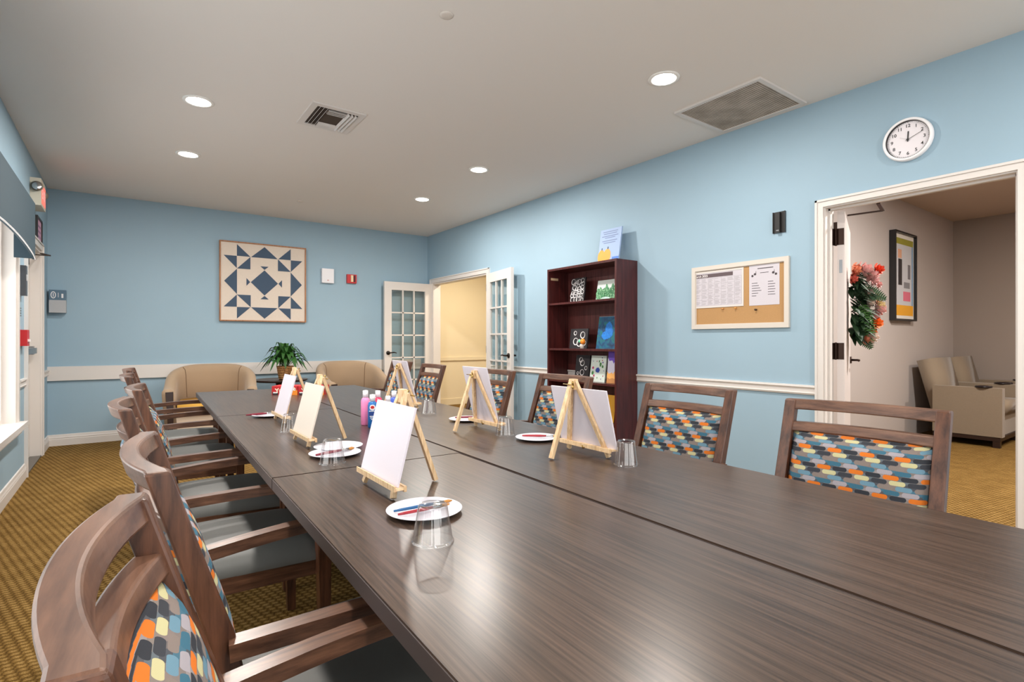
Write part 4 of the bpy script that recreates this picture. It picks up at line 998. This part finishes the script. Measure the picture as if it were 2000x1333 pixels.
bm = BM(); wbox(bm, M, 0.05, 0.134, 0.002, 0.05, 0, 0.001); obj('blue_corner', bm, mat('bright_blue_card', (70, 120, 200), 0.6), t)

# ------------------------------------------------------------------ things on the walls
# patchwork picture
QX, QZ, QW, QH = 1.466, 1.902, 1.046, 1.016
t = thing('patchwork_picture', 'square framed patchwork picture in navy and cream on the back wall', 'picture', (QX, YB, QZ))
M = mat4((1, 0, 0), (0, 0, 1), (0, -1, 0), (0, 0, 0))
obj('frame', frame_bm(M, QW, QH, 0.014, 0, 0.045), OAK, t, bevel=0.002)
bm = BM(); wbox(bm, M, -QW / 2 + 0.014, QW / 2 - 0.014, -QH / 2 + 0.014, QH / 2 - 0.014, 0, 0.03); obj('cream_panel', bm, QCREAM, t)
bm = BM(); Z = 0.0300
def tri(pts): prism(bm, pts, 0.003, M @ Matrix.Translation((0, 0, Z)))
a1, a2, a3 = 0.165, 0.325, 0.475     # inner, middle, outer grid lines
tri([(-a1, 0), (0, -a1), (a1, 0), (0, a1)])
s_ = 0.05
for k in range(4):
    Rk = Matrix.Rotation(k * PI / 2, 3, 'Z')
    def q(*ps): return [tuple((Rk @ Vector((x, y, 0)))[:2]) for x, y in ps]
    tri(q((a1 + 0.006, 0), (a1 + s_, -s_), (a1 + s_, s_)))                      # small outer arrow
    tri(q((a2, -a1 + 0.004), (a3 - 0.005, 0), (a2, a1 - 0.004)))                # big side triangle
    # corner star: three half-squares
    tri(q((a1, a2), (a2, a1 + 0.004), (a1, a1 + 0.004)))
    tri(q((a2 + 0.002, a1 + 0.004), (a3, a2), (a2 + 0.002, a2)))
    tri(q((a1 + 0.004, a2 + 0.002), (a2, a3), (a2, a2 + 0.002)))
obj('navy_patches', bm, NAVY, t)
# wall boxes on the back wall
t = thing('chime_box', 'white rectangular chime box on the back wall, right of the patchwork picture', 'wall box', (2.283, YB, 2.053)); M0 = M
bm = BM(); wbox(bm, M0, -0.082, 0.082, -0.10, 0.10, 0, 0.05); obj('cover', bm, mat('white_box_plastic', (226, 224, 228), 0.4), t, bevel=0.006)
bm = BM(); wbox(bm, M0, -0.012, 0.012, -0.07, -0.055, 0.05, 0.053); obj('emblem', bm, mat('pinkish_emblem', (200, 160, 160), 0.5), t)
t = thing('fire_alarm_strobe', 'small red fire alarm strobe on the back wall', 'alarm', (2.626, YB, 2.035))
bm = BM(); wbox(bm, M0, -0.068, 0.068, -0.063, 0.063, 0, 0.04); obj('alarm_body', bm, RED, t, bevel=0.005)
bm = BM(); wbox(bm, M0, -0.018, 0.014, -0.045, 0.05, 0.04, 0.055); obj('strobe_lens', bm, mat('cream_lens', (232, 210, 170), 0.2), t, bevel=0.006)
bm = BM(); wbox(bm, M0, 0.025, 0.05, -0.045, 0.05, 0.04, 0.043); obj('horn_grille', bm, mat('dark_maroon', (70, 14, 20), 0.6), t)
t = thing('dispenser', 'grey and blue wall dispenser by the left back corner', 'dispenser', (-0.60, YB, 1.56))
bm = BM(); wbox(bm, M0, -0.07, 0.07, -0.115, 0.02, 0, 0.09); obj('drip_housing', bm, GREY, t, bevel=0.006)
bm = BM(); wbox(bm, M0, -0.07, 0.07, 0.021, 0.13, 0, 0.085); obj('upper_cover', bm, mat('slate_blue_plastic', (84, 110, 130), 0.3), t, bevel=0.006)
bm = BM()
for k in range(16):
    a0, a1_ = k * PI / 8, (k + 1) * PI / 8
    prism(bm, [(-0.035 + 0.022 * math.cos(a0), 0.075 + 0.038 * math.sin(a0)), (-0.035 + 0.022 * math.cos(a1_), 0.075 + 0.038 * math.sin(a1_)), (-0.035 + 0.015 * math.cos(a1_), 0.075 + 0.03 * math.sin(a1_)), (-0.035 + 0.015 * math.cos(a0), 0.075 + 0.03 * math.sin(a0))], 0.001, M0 @ Matrix.Translation((0, 0, 0.085)))
wbox(bm, M0, -0.038, -0.032, 0.055, 0.095, 0.085, 0.086); wbox(bm, M0, 0.032, 0.048, 0.045, 0.09, 0.085, 0.086); wbox(bm, M0, 0.004, 0.008, 0.05, 0.1, 0.085, 0.086)
obj('emblem', bm, WHITEPT, t)

# clock
t = thing('wall_clock', 'round white wall clock with black numerals above the lounge doorway', 'clock', (XR, 1.199, 2.362))
M = mat4((0, -1, 0), (0, 0, 1), (-1, 0, 0), (0, 0, 0))
MZ = M @ Matrix.Rotation(0, 4, 'Z')
def lathe_on(prof, n=64):
    b3 = BM(); lathe(b3, prof, n); 
    for v in b3.verts: v.co = M @ v.co
    return b3
obj('rim', lathe_on([(0.108, 0.0), (0.127, 0.0), (0.130, 0.012), (0.127, 0.032), (0.119, 0.037), (0.112, 0.032), (0.110, 0.016), (0.108, 0.014)]), mat('clock_white', (240, 238, 240), 0.35), t, smooth=True)
obj('rim_line', lathe_on([(0.1105, 0.014), (0.1125, 0.030), (0.1100, 0.0305), (0.108, 0.014)]), BLACKP, t)
obj('dial', lathe_on([(0, 0.012), (0.111, 0.012), (0.111, 0.014), (0, 0.014)]), mat('dial_white', (232, 226, 230), 0.5), t)
bmn = BM()
for k in range(60):
    a = k * PI / 30; rr = 0.1035
    Mt = M @ Matrix.Rotation(-a, 4, 'Z') @ Matrix.Translation((0, rr, 0.0142)); w_ = 0.0012 if k % 5 else 0.0028
    wbox(bmn, Mt, -w_ / 2 * 1.0, w_ / 2, -0.0025, 0.0025, 0, 0.0006)
obj('minute_marks', bmn, BLACKP, t)
for k in range(1, 13):
    a = k * PI / 6; r_ = 0.083
    text('numeral', str(k), 0.027, M @ Matrix.Translation((r_ * math.sin(a), r_ * math.cos(a), 0.0148)), BLACKP, t, ext=0.0004, bold=0.0004)
def hand(a, L, w_, z, m, nm, tail=0.012):
    b3 = BM(); wbox(b3, M @ Matrix.Rotation(-a, 4, 'Z') @ Matrix.Translation((0, 0, z)), -w_ / 2, w_ / 2, -tail, L, 0, 0.001); return obj(nm, b3, m, t)
hand(R(3), 0.050, 0.0065, 0.0165, BLACKP, 'hour_hand'); hand(R(67), 0.085, 0.0022, 0.0185, BLACKP, 'minute_hand'); hand(R(-62), 0.045, 0.0016, 0.02, mat('pale_hand', (170, 166, 168), 0.4), 'second_hand')
obj('hub', lathe_on([(0, 0.014), (0.006, 0.014), (0.006, 0.022), (0, 0.022)], 16), BLACKP, t)

# dark wall bracket
t = thing('wall_bracket', 'small black metal wall bracket above the cork board', 'bracket', (XR, 1.988, 2.004))
bm = BM(); wbox(bm, M, -0.045, 0.045, -0.077, 0.077, 0, 0.006); obj('back_plate', bm, BLACKP, t, bevel=0.001)
bm = BM(); wbox(bm, M, -0.014, 0.014, -0.077, 0.07, 0.006, 0.03); obj('centre_channel', bm, BLACKP, t, bevel=0.002)
for s in (-1, 1):
    bm = BM(); wbox(bm, M, s * 0.043 - 0.003, s * 0.043 + 0.003, -0.077, 0.077, 0.006, 0.014); obj('flange', bm, BLACKP, t)
bm = BM(); wbox(bm, M, -0.01, 0.01, -0.066, -0.058, 0.03, 0.033); obj('clip', bm, STEEL, t)

# cork board and sheets
CY, CZ, CW_, CHH = 2.315, 1.494, 0.806, 0.512
t = thing('cork_board', 'white framed cork board on the right wall', 'notice board', (XR, CY, CZ))
obj('frame', frame_bm(M, CW_, CHH, 0.034, 0, 0.022), mat('cream_frame', (204, 196, 186), 0.4), t, bevel=0.005)
obj('frame_lip', frame_bm(M, CW_ - 0.05, CHH - 0.05, 0.014, 0.0, 0.012), mat('cream_frame', (204, 196, 186), 0.4), t, bevel=0.003)
bm = BM(); wbox(bm, M, -CW_ / 2 + 0.03, CW_ / 2 - 0.03, -CHH / 2 + 0.03, CHH / 2 - 0.03, 0, 0.008); obj('cork_panel', bm, CORK, t)
MB_ = Matrix.Translation((XR, CY, CZ)) @ M
t = thing('calendar_sheet', 'monthly calendar sheet with dark header pinned on the cork board', 'calendar', (XR - 0.0085, CY, CZ))
Mc = M @ Matrix.Translation((-0.168, 0.065, 0)); w2, h2 = 0.222, 0.149
obj('sheet_border', frame_bm(Mc, 2 * w2, 2 * h2, 0.014, 0, 0.004), mat('white_border', (208, 203, 198), 0.5), t)
bm = BM(); wbox(bm, Mc, -w2 + 0.012, w2 - 0.012, -h2 + 0.012, h2 - 0.012, 0, 0.0015); obj('sheet', bm, PAPER, t)
bm = BM(); wbox(bm, Mc, -w2 + 0.018, w2 - 0.09, h2 - 0.052, h2 - 0.022, 0.0015, 0.002); obj('header_band', bm, mat('header_dark', (92, 78, 82), 0.7), t)
text('lettering', 'March 2025', 0.026, Mc @ Matrix.Translation((-w2 + 0.07, h2 - 0.037, 0.0024)), WHITEPT, t, ext=0.0002, bold=0.0003)
bm = BM()
gx0, gx1, gy0, gy1 = -w2 + 0.02, w2 - 0.018, -h2 + 0.02, h2 - 0.058
for k in range(8): xx = gx0 + (gx1 - gx0) * k / 7; wbox(bm, Mc, xx - 0.0006, xx + 0.0006, gy0, gy1, 0.0015, 0.0019)
for k in range(6): yy = gy0 + (gy1 - gy0) * k / 5; wbox(bm, Mc, gx0, gx1, yy - 0.0006, yy + 0.0006, 0.0015, 0.0019)
obj('calendar_grid', bm, PRINT, t)
bm = BM()
for i in range(7):
    for j in range(5):
        for k in range(5):
            if random.random() < 0.85:
                xx = gx0 + (gx1 - gx0) * i / 7 + 0.004; yy = gy0 + (gy1 - gy0) * (j + 0.84) / 5 - k * 0.0068
                wbox(bm, Mc, xx, xx + random.uniform(0.025, 0.048), yy - 0.0011, yy + 0.0011, 0.0015, 0.0019)
obj('calendar_print', bm, PRINT, t)
t = thing('notice_sheet', 'white notice sheet with small note motifs pinned right of the calendar', 'notice', (XR - 0.0085, CY, CZ))
Mn = M @ Matrix.Translation((0.215, 0.072, 0)); w2, h2 = 0.116, 0.158
bm = BM(); wbox(bm, Mn, -w2, w2, -h2, h2, 0, 0.0015); obj('sheet', bm, PAPER, t)
bm = BM()
def line(x0, x1, y, th=0.004): wbox(bm, Mn, x0, x1, y - th / 2, y + th / 2, 0.0015, 0.002)
line(-0.05, 0.07, 0.118, 0.006); line(-0.03, 0.035, 0.085, 0.004)
for k, (a, c) in enumerate(((0.04, 0.02), (0.05, 0.035), (0.06, 0.03), (0.07, 0.036), (0.045, 0.03), (0.03, 0.035))):
    line(-0.095, -0.095 + a + 0.005, 0.01 - 0.019 * k); line(0.03, 0.03 + c + 0.02, 0.015 - 0.019 * k)
for cx_, s in ((-0.07, -1), (0.07, 1)):
    blob(bm, Mn, cx_, 0.078, 0.010, 0.009, 0.002, 12, 0.05); blob(bm, Mn, cx_ + 0.02 * s, 0.066, 0.009, 0.009, 0.002, 12, 0.05); wbox(bm, Mn, cx_ + 0.006, cx_ + 0.009, 0.075, 0.1, 0.0015, 0.002)
obj('print', bm, PRINTD, t)
for (px, py, c, s) in ((-0.02, -0.098, (206, 150, 84), 'tan push pin below the calendar sheet'), (0.155, -0.118, (50, 34, 26), 'dark push pin below the notice sheet'), (-0.24, -0.098, (196, 140, 84), 'tan push pin at the lower left of the calendar sheet')):
    bm = BM(); lathe(bm, [(0, 0), (0.007, 0), (0.005, 0.006), (0.004, 0.012), (0.008, 0.016), (0, 0.017)], 12)
    o = obj('push_pin', bm, mat('pin_%d' % c[0], c, 0.4), smooth=True); o.matrix_world = MB_ @ Matrix.Translation((px * 0.5 if px < 0 else px, py, 0.008)); tag(o, s, 'push pin', 'push pins')

# left wall: valance, exit sign, framed notice, alarm pull
vy0, vy1, vx = 3.45, 5.48, XL + 0.12
t = thing('window_valance', 'dark slate blue valance with an arched lower edge over the window', 'valance', (XL, 0, 0))
bm = BM(); n = 24; poly = [(vy0, 2.20), (vy1, 2.20)]
for k in range(n + 1):
    f = k / n; y = vy1 + (vy0 - vy1) * f; poly.append((y, 1.77 + 0.066 * math.sin(PI * f) ** 0.6))
prism(bm, poly, 0.018, mat4((0, 1, 0), (0, 0, 1), (1, 0, 0), (0.102, 0, 0))); obj('front_board', bm, TEAL, t)
obj('side_board', bx((0, vy1 - 0.018, 1.775), (0.102, vy1, 2.20)), TEAL, t); obj('side_board', bx((0, vy0, 1.775), (0.102, vy0 + 0.018, 2.20)), TEAL, t)
obj('top_board', bx((0, vy0 + 0.018, 2.182), (0.102, vy1 - 0.018, 2.20)), TEAL, t)
bm = BM()
pts = [(0.121, p[0], p[1]) for p in poly[2:]]; tube(bm, pts, 0.004, 6); obj('piping', bm, WHITEPT, t)
t = thing('exit_sign', 'combined exit sign and emergency light above the exit door', 'sign', (XL, 6.45, 2.46))
obj('sign_body', bx((0, -0.16, -0.11), (0.075, 0.16, 0.13)), mat('beige_sign_plastic', (206, 198, 180), 0.5), t, bevel=0.006)
obj('lit_face', bx((0.0755, -0.13, -0.085), (0.078, 0.13, 0.085)), mat('red_lit_face', (240, 110, 96), 0.4, emit=0.7), t)
text('lettering', 'EXIT', 0.13, mat4((0, 1, 0), (0, 0, 1), (1, 0, 0), (0.079, 0, 0)), WHITEPT, t)
for dy, dz in ((-0.19, 0.05), (0.19, 0.05)):
    bm = BM(); s = -1 if dy < 0 else 1
    tube(bm, [(0.05, dy + 0.03 * -s, dz), (0.05, dy, dz)], [0.02, 0.045], 20); obj('lamp_head', bm, mat('lamp_head_grey', (150, 142, 128), 0.3), t, smooth=True)
    bm = BM(); tube(bm, [(0.05, dy, dz), (0.05, dy + s * 0.006, dz)], [0.038, 0.03], 20); obj('lamp_lens', bm, CHROME, t, smooth=True)
t = thing('framed_notice', 'small black framed pink notice under the exit sign', 'picture', (XL, 6.80, 2.20))
Ml = mat4((0, 1, 0), (0, 0, 1), (1, 0, 0), (0, 0, 0))
obj('frame', frame_bm(Ml, 0.36, 0.24, 0.02, 0, 0.02), BLACKP, t)
bm = BM(); wbox(bm, Ml, -0.16, 0.16, -0.1, 0.1, 0, 0.01); obj('notice_print', bm, mat('pink_print', (196, 150, 176), 0.6), t)
bm = BM()
for k in range(4):
    for j in range(3): wbox(bm, Ml, -0.14 + 0.07 * k, -0.1 + 0.07 * k, -0.07 + 0.05 * j, -0.05 + 0.05 * j, 0.01, 0.011)
obj('notice_blocks', bm, mat('mauve_print', (120, 90, 120), 0.6), t)
t = thing('fire_pull_station', 'red fire alarm pull station between the window and the exit door', 'alarm', (XL, 5.80, 1.165))
obj('pull_body', bx((0, -0.06, -0.065), (0.045, 0.06, 0.065)), RED, t, bevel=0.004); obj('pull_handle', bx((0.045, -0.035, -0.03), (0.056, 0.035, -0.01)), WHITEPT, t)
t = thing('wall_phone', 'slim charcoal keypad panel on the wall above the red alarm pull', 'keypad', (XL, 5.76, 1.625))
obj('housing', bx((0, -0.04, -0.12), (0.04, 0.04, 0.12)), mat('charcoal_plastic', (70, 72, 76), 0.4), t, bevel=0.004); obj('display', bx((0.04, -0.025, 0.0), (0.043, 0.025, 0.05)), GREY, t)
bm = BM()
for k in range(4): box(bm, (0, -0.04, -0.035 + 0.02 * k), (0.003, 0.04, -0.027 + 0.02 * k))
o = obj('wall_lettering', bm, BLACKP); o.location = (XL, 5.76, 1.375); tag(o, 'four short black lines of lettering on the wall under the keypad', 'lettering')

# ------------------------------------------------------------------ lounge next door
# framed poster (plain stand-in)
PX, PZ = 7.31, 1.885
t = thing('framed_poster', 'tall black framed poster on the lounge wall', 'picture', (PX, LY, PZ)); M = M0
obj('frame', frame_bm(M, 0.66, 1.02, 0.02, 0, 0.065), BLACKP, t, bevel=0.002)
bm = BM(); wbox(bm, M, -0.311, 0.311, -0.49, 0.49, 0, 0.035); obj('mount', bm, mat('poster_white', (226, 220, 210), 0.5), t)
for nm, c, q in (('olive_band', (150, 144, 50), (-0.29, 0.29, 0.37, 0.44)), ('red_stripe', (176, 32, 56), (-0.29, -0.25, -0.33, 0.37)), ('pale_field', (196, 196, 200), (-0.25, 0.24, -0.33, 0.37)), ('blue_stripe', (130, 160, 190), (0.24, 0.29, -0.33, 0.37)), ('yellow_band', (226, 160, 40), (-0.29, 0.29, -0.45, -0.33)), ):
    bm = BM(); wbox(bm, M, q[0], q[1], q[2], q[3], 0.035, 0.036); obj(nm, bm, mat(nm, c, 0.5), t)
for nm, c, q in (('dark_block', (44, 38, 40), (-0.17, -0.06, -0.10, 0.20)), ('grey_block', (120, 116, 120), (0.12, 0.2, -0.02, 0.15)), ('peach_block', (214, 160, 130), (-0.18, -0.07, 0.21, 0.31)), ('pink_block', (214, 110, 130), (-0.02, 0.2, -0.28, -0.17)), ('grey_lines', (130, 128, 132), (0.0, 0.18, -0.13, -0.06))):
    bm = BM(); wbox(bm, M, q[0], q[1], q[2], q[3], 0.036, 0.037); obj(nm, bm, mat(nm, c, 0.5), t)
# armchairs
def lounge_chair(x, y, label):
    t = thing('lounge_chair', label, 'armchair', (x, y, 0), 0, 'taupe lounge chairs in the next room')
    # faces -Y, width along X 0.8
    for s in (-1, 1):
        obj('arm', bx((s * 0.375 - 0.052, -0.40, 0.115), (s * 0.375 + 0.052, 0.20, 0.635)), TANF, t, bevel=0.012, seg=3)
        bm = BM(); lathe(bm, [(0, 0), (0.07, 0), (0.075, 0.012), (0.07, 0.02), (0.05, 0.02), (0.045, 0.012), (0, 0.012)], 28, (s * 0.385, -0.24, 0.634)); obj('cup_holder', bm, mat('black_disc', (24, 14, 18), 0.3), t, smooth=True)
        for yy in (-0.35, 0.17): obj('leg', bx((s * 0.385 - 0.03, yy - 0.03, 0), (s * 0.385 + 0.03, yy + 0.03, 0.12)), ESPR, t, bevel=0.003)
    obj('seat_base', bx((-0.33, -0.37, 0.12), (0.33, 0.20, 0.36)), TANF, t, bevel=0.012)
    obj('seat_cushion', bx((-0.325, -0.40, 0.36), (0.322, 0.12, 0.49)), TANF, t, bevel=0.035, seg=3, smooth=True)
    bm = BM(); Mx = Matrix.Translation((0, 0.17, 0.34)) @ Matrix.Rotation(R(-14), 4, 'X'); box(bm, (-0.32, -0.09, 0.0), (0.32, 0.07, 0.60), Mx); obj('back_cushion', bm, TANF, t, bevel=0.03, seg=3, smooth=True)
    bm = BM(); box(bm, (-0.42, -0.385, 0.07), (0.42, 0.19, 0.117)); obj('plinth', bm, ESPR, t)
lounge_chair(7.90, 1.90, 'taupe upholstered lounge chair nearest the lounge doorway')
lounge_chair(8.76, 1.90, 'taupe upholstered lounge chair against the far wall of the lounge')
# door swag of flowers
t = thing('flower_swag', 'hanging swag of pink and orange flowers and fern on the open lounge door', 'flower swag', (0, 0, 0))
MD = door_M(HA, HX, HY)
random.seed(5)
bm = BM()
def add_leaf2(bm, p, d, L, w, up):
    d = d.normalized(); s = d.cross(up).normalized(); pts = []
    A = []; B = []; C_ = []
    for k in range(6):
        f = k / 5; q = p + d * L * f - Vector((0, 0, 1)) * 0.25 * L * f * f; ww = w * math.sin(PI * (0.08 + 0.9 * f)) / 2
        A.append(bm.verts.new(q + s * ww)); B.append(bm.verts.new(q - s * ww)); C_.append(bm.verts.new(q + up * 0.15 * ww))
    for k in range(5): bm.faces.new([A[k], C_[k], C_[k + 1], A[k + 1]]); bm.faces.new([C_[k], B[k], B[k + 1], C_[k + 1]])
for k in range(240):
    z = random.uniform(1.17, 1.66); x = 0.47 + random.uniform(-0.12, 0.12)
    p = MD @ Vector((x, -0.015 - random.uniform(0, 0.085), z)); az = random.uniform(-PI, 0)
    d = MD.to_3x3() @ Vector((math.cos(az) * 0.7, -abs(math.sin(az)), random.uniform(-0.9, 0.5)))
    add_leaf2(bm, p, d, random.uniform(0.07, 0.14), random.uniform(0.025, 0.05), Vector((0, 0, 1)))
obj('foliage', bm, mat('dark_foliage', (34, 60, 34), 0.55, noise=0.4, nscale=25), t, smooth=True)
def fern(p, d, L, n=16):
    bm = BM(); d = d.normalized(); up = Vector((0, 0, 1)); s = d.cross(up)
    s = s.normalized() if s.length > 0.1 else Vector((0, 1, 0)); u = s.cross(d).normalized()
    pts = [p + d * L * k / 8 - up * 0.12 * L * (k / 8) ** 2 for k in range(9)]; tube(bm, pts, 0.002, 5)
    for k in range(1, n):
        f = k / n; q = p + d * L * f - up * 0.12 * L * f * f; ll = 0.055 * math.sin(PI * (0.15 + 0.82 * f)) + 0.008
        for sg in (-1, 1):
            a = bm.verts.new(q - d * 0.006); b_ = bm.verts.new(q + d * 0.007); c = bm.verts.new(q + (u * sg * 1.0 + d * 0.35).normalized() * ll + d * 0.002); e = bm.verts.new(q + (u * sg + d * 0.2).normalized() * ll * 0.6 - d * 0.004)
            bm.faces.new([a, b_, c, e])
    return bm
D3 = MD.to_3x3()
obj('fern_frond', fern(MD @ Vector((0.42, -0.09, 1.42)), D3 @ Vector((0.10, -0.25, -1.0)), 0.27), LEAFL, t)
obj('fern_frond', fern(MD @ Vector((0.42, -0.05, 1.53)), D3 @ Vector((0.35, -1.0, -0.30)), 0.21), LEAF, t)
obj('fern_frond', fern(MD @ Vector((0.50, -0.05, 1.25)), D3 @ Vector((-0.1, -0.6, -0.9)), 0.18), LEAF, t)
def flower(x, y, z, r, c, nm='flower', n=3):
    bm = BM(); o0 = MD @ Vector((x, y, z)); ax = (D3 @ Vector((random.uniform(-0.3, 0.1), -1, random.uniform(-0.2, 0.4)))).normalized()
    s = ax.orthogonal().normalized(); u = ax.cross(s)
    for ring in range(n):
        m_ = 7 + ring * 2 if ring < 2 else 6; open_ = (1.0, 0.7, 0.4)[ring % 3]
        for k in range(m_):
            a = 2 * PI * k / m_ + ring; d = (s * math.cos(a) + u * math.sin(a)); tip = o0 + d * r * open_ + ax * r * (0.35 + 0.35 * ring); mid = o0 + d * r * open_ * 0.65 + ax * r * (0.05 + 0.25 * ring)
            tn = ax.cross(d) * r * 0.36
            v = [bm.verts.new(q) for q in (o0 + ax * 0.1 * r * ring, mid - tn, tip - tn * 0.45, tip + ax * 0.05 * r, tip + tn * 0.45, mid + tn)]
            bm.faces.new(v)
    obj(nm, bm, mat('petal_%d_%d_%d' % c, c, 0.6, noise=0.12, nscale=30), t, smooth=True)
PK, PE, OR, RD, WH_ = (222, 170, 166), (228, 152, 120), (232, 120, 46), (222, 76, 44), (224, 200, 186)
for q in ((0.38, -0.05, 1.665, 0.06, PE), (0.42, -0.12, 1.655, 0.075, PK), (0.46, -0.17, 1.63, 0.07, PK), (0.50, -0.245, 1.665, 0.055, RD), (0.36, -0.03, 1.60, 0.05, (206, 100, 84)), (0.46, -0.21, 1.585, 0.05, PK),
          (0.50, -0.16, 1.50, 0.055, WH_), (0.54, -0.21, 1.465, 0.05, PE), (0.52, -0.17, 1.425, 0.052, WH_), (0.56, -0.24, 1.38, 0.07, PK), (0.54, -0.21, 1.335, 0.055, PK), (0.55, -0.26, 1.41, 0.05, (214, 196, 150)),
          (0.53, -0.225, 1.275, 0.06, OR), (0.52, -0.19, 1.205, 0.05, OR), (0.50, -0.19, 1.165, 0.062, WH_), (0.47, -0.14, 1.155, 0.045, PE), (0.54, -0.25, 1.555, 0.04, PK)):
    flower(q[0] - 0.03, q[1] * 0.70, q[2], q[3] * 0.95, q[4])
